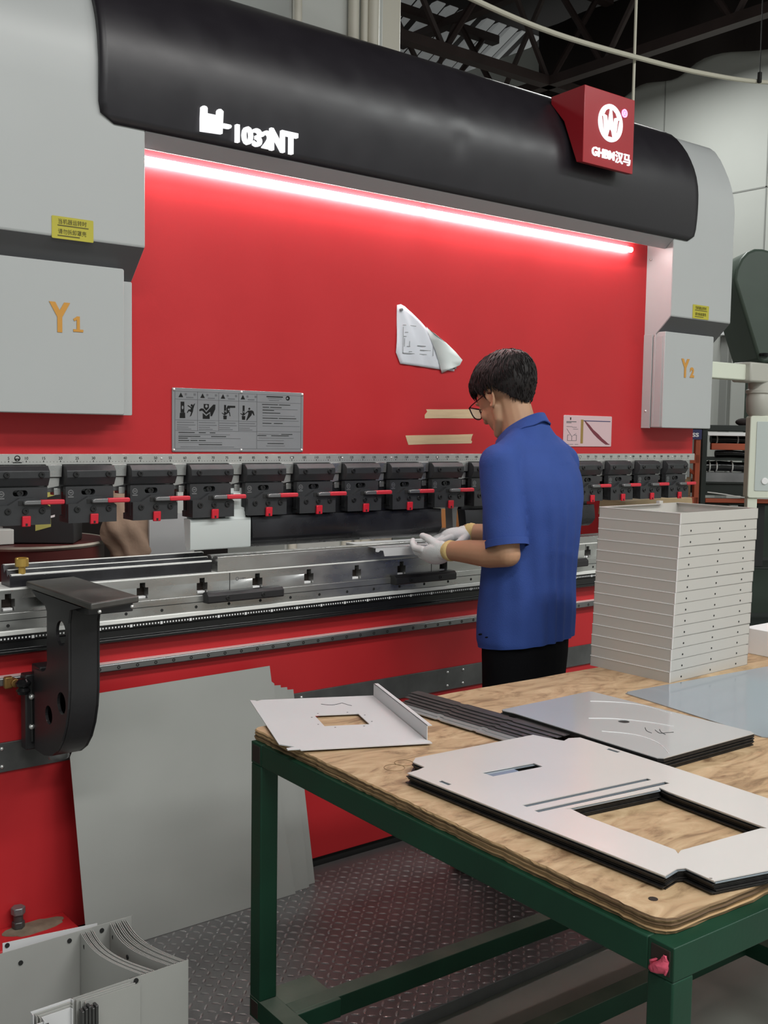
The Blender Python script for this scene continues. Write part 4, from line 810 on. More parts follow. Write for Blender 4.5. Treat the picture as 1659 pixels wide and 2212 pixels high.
# middle stack of polished panels
for k in range(13):
    rnd = random.Random(k); jx, jy = .006 * (rnd.random() - .5), .006 * (rnd.random() - .5); top = k == 12
    if top: jx = jy = 0
    o_ = [(.862 + jx, -1.168 + jy), (.868 + jx, -1.160 + jy), (1.05 + jx, -1.162 + jy), (1.190 + jx, -1.161 + jy), (1.196 + jx, -1.168 + jy), (1.208 + jx, -1.635 + jy), (1.200 + jx, -1.648 + jy), (.872 + jx, -1.642 + jy), (.862 + jx, -1.632 + jy), (.868 + jx, -1.20 + jy)]
    m = MB(); plate(m, o_, [circ(1.030, -1.407, .0135, 20)] if top else [], .0018, 'z', TT + .0015 + .00225 * k)
    o = m.build('polished_panel', ['panel_polish' if top else 'stack_shade'], smooth=0)
    tag(o, 'top polished panel with a small round hole, on the middle stack' if top else 'one of the panels under the polished panel with the round hole', 'panel', 'panels in the middle stack')
    if top:
        def panel_line(pts, r, mm, nm): MB().tube(smooth_path([(x, y, TT + .0015 + .00225 * k + .0012) for x, y in pts], 5), r, 5).build(nm, mm, o)
        for c in ([(1.112, -1.233), (1.159, -1.277), (1.192, -1.339), (1.187, -1.427)], [(.982, -1.34), (1.033, -1.381), (1.074, -1.445), (1.094, -1.503)], [(.921, -1.432), (.961, -1.493), (.954, -1.563), (.909, -1.627)]): panel_line(c, .0009, 'pale_curve', 'pale_curve')  # thin pale curves drawn across the top panel
        for c in ([(1.029, -1.471), (1.010, -1.490), (1.004, -1.509)], [(1.032, -1.497), (1.019, -1.520), (1.035, -1.527), (1.052, -1.534)], [(1.045, -1.50), (1.03, -1.515), (1.02, -1.535)]): panel_line(c, .0007, 'mark_dark', 'pen_mark')
MB_ = MB()
def squiggle(name, pts, z, parent): return MB().tube([(x, y, z) for x, y in pts], .0009, 5).build(name, 'mark_dark', parent)
# near stack of die-cut panels
outl = [(.375, -1.388), (.405, -1.386), (.428, -1.380), (.430, -1.340), (.452, -1.322), (.783, -1.346), (.800, -1.405), (.806, -1.420), (.830, -1.412), (.856, -1.424), (.850, -1.70), (.834, -2.100), (.70, -2.099), (.536, -2.094), (.432, -2.067), (.437, -2.010), (.424, -2.004), (.385, -2.010), (.379, -1.70)]
hol = [[(.484, -1.763), (.490, -1.722), (.478, -1.716), (.496, -1.718), (.714, -1.750), (.722, -1.744), (.716, -1.77), (.700, -1.992), (.690, -1.985), (.492, -1.962), (.476, -1.968), (.486, -1.955)],
       [(.500, -1.474), (.632, -1.492), (.630, -1.520), (.502, -1.505)], [(.431, -1.655), (.748, -1.694), (.747, -1.706), (.431, -1.667)], [(.429, -1.687), (.760, -1.728), (.759, -1.741), (.428, -1.699)],
       [(.392, -1.462), (.402, -1.462), (.402, -1.492), (.392, -1.492)], [(.834, -1.515), (.845, -1.515), (.845, -1.548), (.834, -1.548)], circ(.436, -2.058, .003, 8)]
NS = 8
for k in range(NS):
    rnd = random.Random(20 + k); top = k == NS - 1; jx, jy = (.010 * (rnd.random() - .5), .004 * (rnd.random() - .5)) if not top else (0, 0)
    hh = hol if top else ([hol[0]] + hol[2:4] + [[(.574, -1.487), (.632, -1.495), (.630, -1.518), (.572, -1.510)]])
    m = MB(); plate(m, [(x + jx, y + jy) for x, y in outl], [[(x + jx, y + jy) for x, y in h] for h in hh], .0018, 'z', TT + .0015 + .0031 * k)
    o = m.build('cut_panel', 'sheet_pale' if k == NS - 1 else ('sheet_blue' if k == NS - 2 else 'stack_shade'), smooth=0)  # second panel's darker blue stands for shade inside the opening
    tag(o, 'topmost die-cut panel of the near stack, with slots and a square opening' if top else 'die-cut panel beneath the topmost one in the near stack', 'panel', 'die-cut panels in the near stack')
# bluish sheet and small white box at the right
m = MB(); plate(m, [(1.345, -1.160), (1.356, -1.160), (1.36, -1.153), (1.40, -1.1555), (2.05, -1.200), (2.03, -1.66), (1.285, -1.635), (1.276, -1.620)], [], .002, 'z', TT + .0015)
tag(m.build('steel_sheet', 'sheet_blue', smooth=0), 'bluish polished sheet lying in front of the tray stack', 'sheet')
tag(MB().box(2.12, 2.36, -1.14, -1.02, TT, TT + .085).build('white_carton', 'mark_white', bevel=.002), 'white carton on the table behind the tray stack, at the right edge', 'carton')
# ---------------- behind the throat ----------------
t = thing('oil_drum', 'dark maroon drum with a pale worn lid behind the left of the press brake', 'drum', (.44, .97, FLOOR))
MB().lathe([(0, 0), (.285, 0), (.29, .01), (.29, .38), (.297, .39), (.29, .40), (.29, .75), (.297, .76), (.29, .77), (.29, 1.135), (.294, 1.148)], (.44, .97, FLOOR), 48).build('shell', 'drum_maroon', t)
MB().lathe([(0, 1.140), (.285, 1.140), (.289, 1.148), (.296, 1.150), (.298, 1.142), (.292, 1.134)], (.44, .97, FLOOR), 48).build('lid', 'drum_top', t)
DZ = FLOOR + 1.15
c = thing('tool_case', 'black case with yellow labels standing on the maroon drum', 'case', (.47, .86, DZ), radians(-32))
MB().box(-.125, .125, -.09, .09, 0, .20).build('body', 'case_black', c, local=True, bevel=.004)
for z0, x0, mm in ((.105, -.012, 'label_yellow'), (.082, .004, 'mark_white'), (.046, -.010, 'label_yellow'), (.165, .02, 'label_yellow')): MB().prism([(x0, z0), (x0 + .055, z0 + .016), (x0 + .055, z0 + .046 - (.022 if mm == 'mark_white' else 0)), (x0, z0 + .030 - (.022 if mm == 'mark_white' else 0))], 'y', -.0915, -.089).build('label', mm, c, local=True, smooth=0)
tag(MB().box(.20, .34, .80, .95, DZ, DZ + .055).build('white_box', 'pillar_paint', bevel=.003), 'low pale box on the drum lid left of the black case', 'box')
# brown work jacket hanging
m = MB(); rings = []
for i in range(26):
    v = i / 25; z = 1.36 - .42 * v; w_ = .020 + .075 * min(1, v * 1.7) - .02 * max(0, v - .8); ring = []
    for k in range(28):
        a = 2 * pi * k / 28; rr = 1 + .16 * sin(3 * a + v * 7) + .10 * sin(7 * a - v * 11) + .06 * sin(v * 21 + a * 2)
        ring.append((.735 + .035 * v - .02 * sin(v * 5) + w_ * rr * cos(a), .74 + w_ * .55 * rr * sin(a), z + .012 * sin(2 * a + v * 3)))
    rings.append(ring)
m.loft(rings); tag(m.build('work_jacket', 'cloth_brown', smooth=80), 'crumpled brown work jacket hanging behind the press brake', 'jacket')
tag(MB().box(.748, .752, .70, .735, 1.355, 1.362).build('jacket_hook', 'lever_grey'), 'small steel hook above the brown jacket', 'hook')
def upright(name, x0, x1, y, z0, z1, m, label, lean=.01, cat='sheet'):
    q_ = MB(); q_.loft([[(x0, y, z0), (x1, y, z0), (x1, y + .012, z0), (x0, y + .012, z0)], [(x0 + lean, y + .02, z1), (x1 - lean * .3, y + .02, z1), (x1 - lean * .3, y + .032, z1), (x0 + lean, y + .032, z1)]]); return tag(q_.build(name, m, smooth=0), label, cat)
upright('steel_sheet', .80, .985, .66, FLOOR, 1.165, 'sheet_mid', 'grey sheet standing behind the throat, right of the brown jacket')
upright('steel_sheet', .99, 1.075, .80, FLOOR, 1.30, 'wall_seam', 'narrow dull grey board standing behind the gap left of the pale punch')
tag(MB().box(2.385, 2.56, .72, .80, .985 - 1.07, 1.127).build('carton_box', 'carton', bevel=.003), 'tall orange brown carton seen through the throat beside the man', 'carton')
tag(MB().box(2.25, 2.62, .60, .68, FLOOR, 1.05).build('parts_crate', 'strip_dark', bevel=.003), 'dark parts crate in front of the orange carton behind the throat', 'crate')
m = MB(); m.prism([(3.10, 1.10), (3.66, 1.10), (3.645, 1.178), (3.30, 1.182), (3.11, 1.17)], 'y', .28, .44); tag(m.build('open_carton', 'carton_tan', bevel=.004), 'tan open carton seen just above the tray stack', 'carton')
tag(MB().box(3.31, 3.64, .14, .46, FLOOR, 1.10).build('carton_pallet', 'black_paint', bevel=.004), 'dark pedestal carrying the tan carton beside the machine', 'pedestal')
# ---------------- storage rack at the right ----------------
RA = -atan2(.6195, .7848)
K = thing('storage_rack', 'dark green storage rack with orange beams right of the press brake', 'rack', (4.163, .586, FLOOR), RA)
def rb(name, x0, x1, y0, y1, z0, z1, m, bev=.003): return MB().box(x0, x1, y0, y1, z0 - FLOOR, z1 - FLOOR).build(name, m, K, local=True, bevel=bev)
for x, y in ((0, 0), (0, .55), (1.25, 0), (1.25, .55)): rb('post', x - .008, x + .022, y, y + .03, FLOOR, 1.56, 'rack_green')
rb('top_shelf', -.008, 1.27, 0, .58, 1.525, 1.558, 'rack_green'); rb('white_beam', .022, 1.25, .002, .03, 1.497, 1.518, 'mark_white')
for z0, z1 in ((1.418, 1.455), (1.118, 1.142)): rb('orange_beam', .045 if z0 > 1.3 else .022, 1.25, .0, .03, z0, z1, 'rack_orange')
for z in (1.37, 1.235, 1.115, .75, .4): rb('shelf', .022, 1.25, .03, .55, z - .012, z, 'rack_green')
def onrack(name, fn, m, label, cat, group=None):
    q_ = MB(); q_.xf = WM[K] @ Matrix.Translation((0, 0, -FLOOR)); fn(q_); return tag(q_.build(name, m, smooth=50, bevel=0), label, cat, group)
def roll(x0, x1, y, z, r, ties):
    def f(q_):
        pth = [(x0 + (x1 - x0) * i / 12, y, z + .003 * sin(i * 1.7)) for i in range(13)]; q_.tube(pth, [r * (1 + .06 * sin(i * 2.3)) for i in range(13)], 14)
        for tx in ties:
            q_.tube([(tx, y + (r * 1.08) * cos(a * pi / 8), z + (r * 1.08) * sin(a * pi / 8)) for a in range(17)], .004, 6, 1)
    return f
onrack('wrapped_roll', roll(.07, 1.1, .10, 1.477, .024, (.10, .22, .37, .6)), ['wrap_black', 'tie_white'], 'black wrapped roll with white ties on the upper orange beam of the rack', 'roll')
onrack('wrapped_roll', roll(.10, 1.1, .10, 1.393, .021, (.29, .5)), ['wrap_black', 'tie_white'], 'black wrapped roll just under the upper orange beam', 'roll')
onrack('wrapped_roll', roll(.03, 1.15, .09, 1.322, .028, (.06, .10, .19, .30)), ['wrap_black', 'tie_white'], 'black wrapped roll with crossed white ties in the middle of the rack', 'roll')
onrack('wrapped_roll', roll(.03, 1.15, .22, 1.262, .022, (.2,)), ['wrap_black', 'tie_white'], 'thin black roll at the back of the middle shelf', 'roll')
onrack('grey_bundle', lambda q_: q_.box(.025, 1.2, .03, .19, 1.236, 1.288), 'wrap_grey', 'grey film-wrapped bundle on the shelf below the crossed black roll', 'bundle')
onrack('dark_box', lambda q_: q_.box(.025, 1.2, .04, .4, 1.158, 1.222), 'rack_green', 'long dark green box under the grey wrapped bundle', 'box')
onrack('curved_strip', lambda q_: q_.tube(smooth_path([(.03, -.006, 1.178), (.12, -.010, 1.168), (.25, -.012, 1.150), (.42, -.012, 1.146)]), .0035, 6), 'tie_white', 'thin pale strip drooping across the dark green box', 'strip')
for i, (x, mm, h) in enumerate(((.07, 'strip_dark', .10), (.15, 'drum_maroon', .11), (.23, 'sheet_mid', .10), (.31, 'case_black', .12))): onrack('parts_bin', lambda q_: q_.box(x, x + .07, .05, .3, .752, .752 + .23 + h), mm, ('dark grey', 'maroon', 'light grey', 'black')[i] + ' tall bin on the rack below the lower orange beam', 'bin', 'bins on the lower rack shelf')
onrack('dark_lump', lambda q_: (q_.sphere((.27, .12, 1.578), .03, 8, sc=(1.9, 1.2, .8)), q_.sphere((.36, .12, 1.572), .028, 8, sc=(2, 1.2, .7))), 'roof_dark', 'crumpled dark brown bag on top of the rack', 'bag')
t = thing('orange_frame', 'orange steel frame standing left of the dark green rack', 'frame', (4.02, .66, FLOOR), RA)
for x in (-.06, .105): MB().box(x, x + .028, .0, .04, 0, 1.50 - FLOOR).build('upright', 'rack_orange', t, local=True, bevel=.002)
for z in (1.34, 1.10): MB().box(-.06, .13, .0, .03, z - FLOOR, z + .05 - FLOOR).build('cross_beam', 'rack_orange', t, local=True, bevel=.002)
MB().tube([(-.04, .02, 1.40 - FLOOR), (.11, .02, 1.28 - FLOOR)], .010, 6).build('brace', 'rack_orange', t, local=True)
q_ = MB(); q_.xf = WM[t]; q_.box(-.05, .10, .05, .25, 1.151 - FLOOR, 1.29 - FLOOR); tag(q_.build('carton_box', 'carton_tan', bevel=.003), 'small tan carton on the lower beam of the orange frame', 'carton')
q_ = MB(); q_.xf = WM[t]; q_.box(.00, .135, -.006, -.001, 1.475 - FLOOR, 1.530 - FLOOR); text(q_, 'C0SS', .030, (.03, -.0065, 1.490 - FLOOR), .001, bold=.001, mi=1, width=.088); tag(q_.build('blue_sign', ['ink_blue', 'mark_white'], smooth=0), 'small dark blue sign with white lettering on the orange frame', 'sign')
# ---------------- control pendant ----------------
P_ = thing('control_pendant', 'cream control panel hanging from a white swing arm at the right edge', 'control panel', (3.75, .05, 1.18))
MB().box(3.255, 3.700, .03, .085, 1.772, 1.851).build('swing_arm', 'beige_case', P_, bevel=.006)
MB().box(3.690, 3.87, .0, .11, 1.765, 1.862).build('joint_box', 'swivel_grey', P_, bevel=.010)
MB().lathe([(0, 0), (.035, 0), (.062, .035), (.066, .10), (.060, .125), (.068, .13), (.068, .145), (.058, .15), (.058, .185), (0, .185)], (3.86, .055, 1.585), 20).build('swivel', 'swivel_grey', P_)
pe = Vector((.7848, -.6195, 0)).normalized(); 
q_ = MB(); q_.xf = Matrix.Translation((3.790, .05, 0)) @ Matrix.Rotation(RA, 4, 'Z')
q_.loft([[(x, y, z) for x, z in rrect(-.005, .40, 1.185, 1.600, .014)] for y in (.0, .07)]); q_.v = [Vector((v.x - .0, v.y, v.z)) for v in q_.v]
cs = q_.build('case', 'beige_case', P_, bevel=.004)
q_ = MB(); q_.xf = Matrix.Translation((3.790, .05, 0)) @ Matrix.Rotation(RA, 4, 'Z'); q_.prism(rrect(.028, .37, 1.222, 1.572, .006), 'y', -.003, .001); sc_ = q_.build('screen', 'screen_grey', cs, bevel=.001)
q_ = MB(); q_.xf = Matrix.Translation((3.790, .05, 0)) @ Matrix.Rotation(RA, 4, 'Z'); q_.cyl((.078, -.008, 1.272), (.078, -.002, 1.272), .017, 18); q_.build('button', 'mark_white', sc_, bevel=.002)
q_ = MB(); q_.xf = Matrix.Translation((3.790, .05, 0)) @ Matrix.Rotation(RA, 4, 'Z'); q_.box(.0, .05, .01, .06, .9, 1.186); q_.build('stalk', 'beige_case', cs, bevel=.004)
# ---------------- drill press head far behind ----------------
G = thing('drill_press', 'tall dark green machine with a rounded head at the right edge behind the pendant', 'drill press', (5.45, 1.0, FLOOR), RA)
q_ = MB(); gp = [(-.02, 2.53), (-.01, 2.60), (.02, 2.67), (.06, 2.715), (.11, 2.735), (.16, 2.735), (.22, 2.72), (.42, 2.72), (.60, 2.68), (.62, 2.0), (.20, 1.985), (.165, 2.0), (.0, 2.47)]
q_.prism([(x - .24, z - FLOOR) for x, z in gp], 'y', -.02, .5); q_.build('head', 'drill_green', G, local=True, bevel=.02, seg=3)
MB().box(-.02, .25, .1, .4, 0, 2.0 - FLOOR).build('column', 'drill_green', G, local=True, bevel=.01)
MB().lathe([(0, 0), (.03, 0), (.034, .012), (.03, .02), (0, .02)], (-.045, -.03, 2.03 - FLOOR), 14).build('knob', 'black_gloss', G, local=True)
# ---------------- the man at the press brake ----------------
from mathutils import noise as mnoise
PO = Vector((1.665, -0.470, PLATE)); PR = radians(10)
PM = Matrix.Translation(PO) @ Matrix.Rotation(PR, 4, 'Z')
HM = Matrix.Translation((0, .106, 1.658)) @ Matrix.Rotation(radians(-8), 4, 'Z') @ Matrix.Rotation(radians(-30), 4, 'X')
def H(x, y, z): return HM @ Vector((x, y, z))
def chain(mb, pts):                                               # pts: (Vector, radius) -> tapered limb with round joints
    for (a, ra), (b, rb_) in zip(pts, pts[1:]):
        a, b = Vector(a), Vector(b); n = max(2, int((b - a).length / (.5 * max(ra, rb_))) + 1)
        mb.tube([a, b], [ra, rb_], 16)
    for a, ra in pts: mb.sphere(a, ra, 8)
def ell(mb, c, r, rot=None, n=14):
    q_ = MB(); q_.sphere((0, 0, 0), 1, n); X = Matrix.Translation(Vector(c)) @ (rot.to_4x4() if rot else Matrix.Identity(4)) @ Matrix.Diagonal((*r, 1)); mb.add([X @ v for v in q_.v], q_.f)
HR = HM.to_3x3()
def solid(mb, voxel, it, fac=.5):
    me = bpy.data.meshes.new('s'); me.from_pydata(mb.v, [], mb.f); bm = bmesh.new(); bm.from_mesh(me); bmesh.ops.recalc_face_normals(bm, faces=bm.faces); bm.to_mesh(me); bm.free()
    o = bpy.data.objects.new('s', me); COL.objects.link(o)
    r = o.modifiers.new('r', 'REMESH'); r.mode = 'VOXEL'; r.voxel_size = voxel; r.use_smooth_shade = True
    s = o.modifiers.new('s', 'SMOOTH'); s.iterations = it; s.factor = fac
    out = dep_mesh(o); bpy.data.objects.remove(o); bpy.data.meshes.remove(me); return out
def place(name, me, m, parent, fn=None):
    me.name = name; me.materials.clear(); me.materials.append(MT[m])
    vs = [PM @ (fn(v.co) if fn else v.co) for v in me.vertices]; c = PO if parent is None else sum(vs, Vector()) / len(vs)
    for v, q_ in zip(me.vertices, vs): v.co = q_ - c
    me.shade_smooth(); return link(name, me, c, parent)
SH = {-1: ((-.188, -.005, 1.437), (-.224, -.072, 1.150), (-.183, .205, 1.134)), 1: ((.188, .0, 1.437), (.217, .085, 1.155), (.122, .352, 1.168))}
# hands: wrist, forward, palm normal
def hand_frame(s):
    W = Vector(SH[s][2])
    f, n = (Vector((-.08, .95, -.30)), Vector((.68, .22, .70))) if s < 0 else (Vector((-.88, .46, -.13)), Vector((-.08, .12, -.98)))
    f.normalize(); n = (n - f * n.dot(f)).normalized(); u = f.cross(n) if s < 0 else n.cross(f)
    return W, f, n, u
def hand(mb, s, dr=0.0):
    W, f, n, u = hand_frame(s)
    if s < 0 and u.z < 0: u = -u
    if s > 0 and u.y > 0: u = -u
    rot = Matrix((f, u, n)).transposed()
    ell(mb, W + f * .052 - n * .001, (.060 + dr, .047 + dr, .0235 + dr), rot)
    ell(mb, W + f * .030 + u * .018 + n * .008, (.038 + dr, .025 + dr, .021 + dr), rot)
    chain(mb, [(W - f * .02, .026 + dr), (W + f * .02, .028 + dr)])
    curl = .62 if s < 0 else .30
    for k, (off, L_, r) in enumerate(((.033, .047, .0118), (.0112, .052, .0122), (-.0108, .049, .0118), (-.0305, .039, .0106))):
        K = W + f * (.090 - .004 * abs(k - 1.2)) + u * off + n * .002; sp = u * (off * .35)
        d1 = (f * (1 - .30 * curl) + n * .62 * curl + sp).normalized(); d2 = (f * (1 - .95 * curl) + n * .95 * curl).normalized(); d3 = (f * (1 - 1.35 * curl) + n * .9 * curl).normalized()
        p1 = K + d1 * L_; p2 = p1 + d2 * L_ * .62; p3 = p2 + d3 * L_ * .42
        chain(mb, [(K, r + .0012 + dr), (p1, r + dr), (p2, r * .93 + dr), (p3, r * .80 + dr)])
    b = W + f * .026 + u * .030 + n * .006
    if s < 0: q1 = b + (f * .68 + u * .42 + n * .52).normalized() * .047; q2 = q1 + (f * .90 + u * .05 + n * .62).normalized() * .036
    else: q1 = b + (f * .70 + u * .62 + n * .25).normalized() * .044; q2 = q1 + (f * .95 + u * .1 + n * .2).normalized() * .032
    chain(mb, [(b, .0165 + dr), (q1, .0140 + dr), (q2, .0112 + dr)])
# --- body: one continuous surface
b = MB()
def ring(h, cy, a, bb, n=28, tilt=0.0): return [(a * cos(2 * pi * k / n) * 1.0, cy + bb * sin(2 * pi * k / n), h + tilt * bb * sin(2 * pi * k / n)) for k in range(n)]
b.loft([ring(h, c, a - .02, d - .02) for h, c, a, d in ((.84, .0, .185, .125), (1.0, 0, .185, .125), (1.2, -.01, .185, .125), (1.35, -.01, .19, .12), (1.45, .005, .165, .10))])
chain(b, [((0, .012, 1.44), .082), ((0, .036, 1.525), .066), ((0, .054, 1.575), .0600), (H(0, -.022, -.02), .0570)])
for s in (-1, 1):
    S, E_, W = [Vector(p) for p in SH[s]]
    chain(b, [((0, .0, 1.42), .06), (S, .050), (S.lerp(E_, .5), .047), (E_, .0405)]); mid = E_.lerp(W, .30) + Vector((0, 0, -.004)); chain(b, [(E_, .0425), (mid, .0465), (E_.lerp(W, .65), .0405), (W, .0320)])
    hand(b, s, -.0058)
    chain(b, [((.09 * s, 0, .87), .078), ((.095 * s, .01, .50), .050), ((.105 * s, -.025, .30), .050), ((.11 * s, -.035, .07), .034)]); chain(b, [((.11 * s, -.04, .045), .034), ((.118 * s, .12, .030), .026)])
# head
ell(b, H(0, -.008, .048), (.0755, .0985, .083), HR, 20); ell(b, H(0, .028, .030), (.0700, .0770, .075), HR); ell(b, H(0, .045, -.030), (.0585, .0560, .080), HR)
for s in (-1, 1):
    chain(b, [(H(.053 * s, .010, -.030), .020), (H(.050 * s, .022, -.066), .0175), (H(.026 * s, .070, -.098), .0155), (H(0, .080, -.100), .016)])
    ell(b, H(.036 * s, .078, -.022), (.022, .020, .024), HR); ell(b, H(.032 * s, .090, .012), (.015, .010, .008), HR); ell(b, H(.030 * s, .096, .033), (.024, .008, .007), HR)
    ell(b, H(.0765 * s, -.002, .0), (.0055, .0150, .026), HR @ Matrix.Rotation(radians(-10), 3, 'X'))          # ear
    pth = [H((.0815 + .004 * sin(t_ * .55)) * s, -.004 - .0175 * cos(t_ * .42 - .6) * (1 if t_ < 9 else .8), .006 + .0265 * sin(t_ * .42 - .6 + .35)) for t_ in range(13)]
    e_ = [(.012, .004), (.014, .016), (.008, .026), (-.002, .030), (-.012, .027), (-.019, .018), (-.021, .006), (-.018, -.007), (-.012, -.019), (-.004, -.028), (.004, -.030), (.008, -.024)]
    chain(b, [(H((.0820 + .0035 * (1 if 3 < i < 9 else .2)) * s, y - .001, z), .0046 if i < 9 else .0058) for i, (y, z) in enumerate(e_)])
    chain(b, [(H(.0800 * s, .006, .012), .0042), (H(.0815 * s, -.006, .008), .0038), (H(.0815 * s, -.008, -.008), .0040)]); ell(b, H(.078 * s, .011, -.006), (.004, .005, .008), HR)
chain(b, [(H(0, .098, .018), .0085), (H(0, .114, -.012), .0095), (H(0, .119, -.022), .0125)]); 
for s in (-1, 1): ell(b, H(.012 * s, .106, -.025), (.009, .010, .008), HR)
ell(b, H(0, .093, -.055), (.024, .012, .0065), HR); ell(b, H(0, .091, -.067), (.021, .012, .0065), HR); ell(b, H(0, .086, -.090), (.022, .016, .017), HR)
body = place('person', solid(b, .0042, 5), 'skin', None)
tag(body, 'man in a blue polo shirt, glasses and white gloves, bowed over a folded tray', 'person')
# --- hair
CR = Vector((0, -.052, .150)); hc, hr = Vector((0, -.016, .047)), Vector((.0800, .1085, .0900))
def is_hair(p):
    y, z = p.y, p.z
    if y > .055: return z > .076 + .10 * max(0, y - .085)
    if y > .028: return z > .054 + (y - .028) * .8
    if y > .010: return z > .034
    if y > -.030: return z > .040
    return z > .036 + (y + .030) * 1.9 and z > -.080
def hsurf(d, k=1.0):
    d = d.normalized(); t_ = 1 / sqrt((d.x / hr.x) ** 2 + (d.y / hr.y) ** 2 + (d.z / (hr.z if d.z > 0 else .122)) ** 2); p = hc + d * t_
    th = .003 + .025 * max(0, min(1, (p.z + .03) / .12)) + .006 * max(0, p.y / .1) * (p.z > .05)
    return hc + d * (t_ + th * k)
m = MB(); NA, NB = 96, 48; idx = {}
g_ = [[hsurf(Vector((cos(2 * pi * a / NA) * sin(pi * bq / NB), sin(2 * pi * a / NA) * sin(pi * bq / NB), cos(pi * bq / NB)))) for a in range(NA)] for bq in range(NB + 1)]
vs, fs = [], []
for bq in range(NB + 1):
    for a in range(NA):
        p = g_[bq][a]; nz = mnoise.noise(Vector((p.x * 60, p.y * 25, p.z * 40))) * .003 + mnoise.noise(p * 140) * .0012; d = (p - hc).normalized(); vs.append(H(*(p + d * nz)))
for bq in range(NB):
    for a in range(NA):
        qd = [(bq, a), (bq, (a + 1) % NA), (bq + 1, (a + 1) % NA), (bq + 1, a)]; c = sum((g_[i][j] for i, j in qd), Vector()) / 4
        if is_hair(c): fs.append(tuple(i * NA + j for i, j in qd))
m.add(vs, fs)
used = sorted({i for f_ in m.f for i in f_}); mp_ = {v: k for k, v in enumerate(used)}; m.v = [m.v[i] for i in used]; m.f = [tuple(mp_[i] for i in f_) for f_ in m.f]
inner = [H(*(hc + (HM.inverted() @ v - hc) * .90)) for v in m.v]; nv = len(m.v)
ed = {}
for f_ in m.f:
    for i in range(4): e2 = (f_[i], f_[(i + 1) % 4]); ed[e2] = 1
sidef = [(e2[1], e2[0], e2[0] + nv, e2[1] + nv) for e2 in ed if (e2[1], e2[0]) not in ed]
m.f += [tuple(i + nv for i in f_[::-1]) for f_ in m.f] + sidef; m.v += inner; m.m = [0] * len(m.f)
rnd = random.Random(2)
def tuft(p0, L_, r):
    d = (p0 - hc).normalized(); fl = (p0 - CR); fl = fl - d * fl.dot(d); fl = fl.normalized() if fl.length > 1e-5 else Vector((0, 1, 0))
    if p0.z > .08: fl = (fl + Vector((-.25, .55, 0))).normalized()
    fl = (fl + Vector((rnd.uniform(-.35, .35), rnd.uniform(-.25, .25), rnd.uniform(-.2, .2)))); fl = (fl - d * fl.dot(d)).normalized(); up = rnd.uniform(.0, .004); pts = []
    for k in range(5):
        t_ = k / 4; q_ = p0 + fl * L_ * t_; q_ = hsurf(q_ - hc, 1.0) + d * (up * sin(pi * t_ * .9) - .0012); pts.append(H(*q_))
    m.tube(pts, [r, r * 1.1, r * .9, r * .6, r * .12], 4)
k = 0
while k < 1500:
    d = Vector((rnd.gauss(0, 1), rnd.gauss(0, 1), rnd.gauss(0, 1))).normalized(); p = hsurf(d)
    if not is_hair(p): continue
    low = p.z < .035; tuft(p, rnd.uniform(.010, .018) if low else rnd.uniform(.022, .042), rnd.uniform(.0010, .0018) if low else rnd.uniform(.0016, .0030)); k += 1
m.v = [PM @ v for v in m.v]; m.build('hair', 'hair', body, smooth=70)
# eyebrows and eyes
m = MB()
for s in (-1, 1):
    chain(m, [(H((.014 + .006 * k) * s, .105 - .0022 * k, .036 + .002 * sin(k * .8)), .0026) for k in range(6)])
m.v = [PM @ v for v in m.v]; m.build('eyebrows', 'hair', body)
for s in (-1, 1):
    q_ = MB(); chain(q_, [(H((.018 + .005 * k) * s, .0995 - .0016 * k, .008 - .0015 * sin(k * .8)), .0020) for k in range(6)]); q_.v = [PM @ v for v in q_.v]; q_.build('eyelashes', 'hair', body)
# --- polo shirt
m = MB()
tors = [(.818, .000, .197, .128), (.84, .000, .203, .134), (.92, .000, .203, .135), (1.0, -.002, .200, .132), (1.1, -.008, .199, .130), (1.2, -.014, .203, .132), (1.30, -.018, .209, .135), (1.38, -.014, .210, .130), (1.43, -.006, .198, .118), (1.47, .005, .165, .100), (1.505, .018, .118, .085), (1.535, .032, .085, .078)]
def sring(h, cy, a, bb, n=64):
    out = []
    for k in range(n):
        t_ = 2 * pi * k / n; e_ = .85; cx_, sy_ = cos(t_), sin(t_); out.append((a * abs(cx_) ** e_ * (1 if cx_ >= 0 else -1), cy + bb * abs(sy_) ** e_ * (1 if sy_ >= 0 else -1), h))
    return out
tl = {1.43: -.06, 1.47: -.22, 1.505: -.42, 1.535: -.58}
tors += [(1.556, .040, .0735, .0800)]; tl[1.556] = -.62
ti = []
for i in range(len(tors) - 1):
    A_, B_, C_, D_ = [np.array(tors[max(0, min(len(tors) - 1, j))]) for j in (i - 1, i, i + 1, i + 2)]
    for k in range(3):
        t_ = k / 3; r_ = .5 * (2 * B_ + (C_ - A_) * t_ + (2 * A_ - 5 * B_ + 4 * C_ - D_) * t_ ** 2 + (3 * B_ - A_ - 3 * C_ + D_) * t_ ** 3); r_[0] = B_[0] + (C_[0] - B_[0]) * t_; ti.append(tuple(r_)); tl[r_[0]] = tl.get(tors[i][0], 0) * (1 - t_) + tl.get(tors[i + 1][0], 0) * t_
tors = ti + [tors[-1]]
m.loft([[(x, y, z + tl.get(r[0], 0) * (y - r[1])) for x, y, z in sring(*r)] for r in [(.78, 0, .197, .128)] + tors])
for s in (-1, 1): chain(m, [((.045 * s, .012, 1.528), .042), ((.110 * s, -.006, 1.488), .052), ((.160 * s, -.008, 1.452), .062)])
ell(m, (0, -.022, 1.452), (.178, .088, .088))
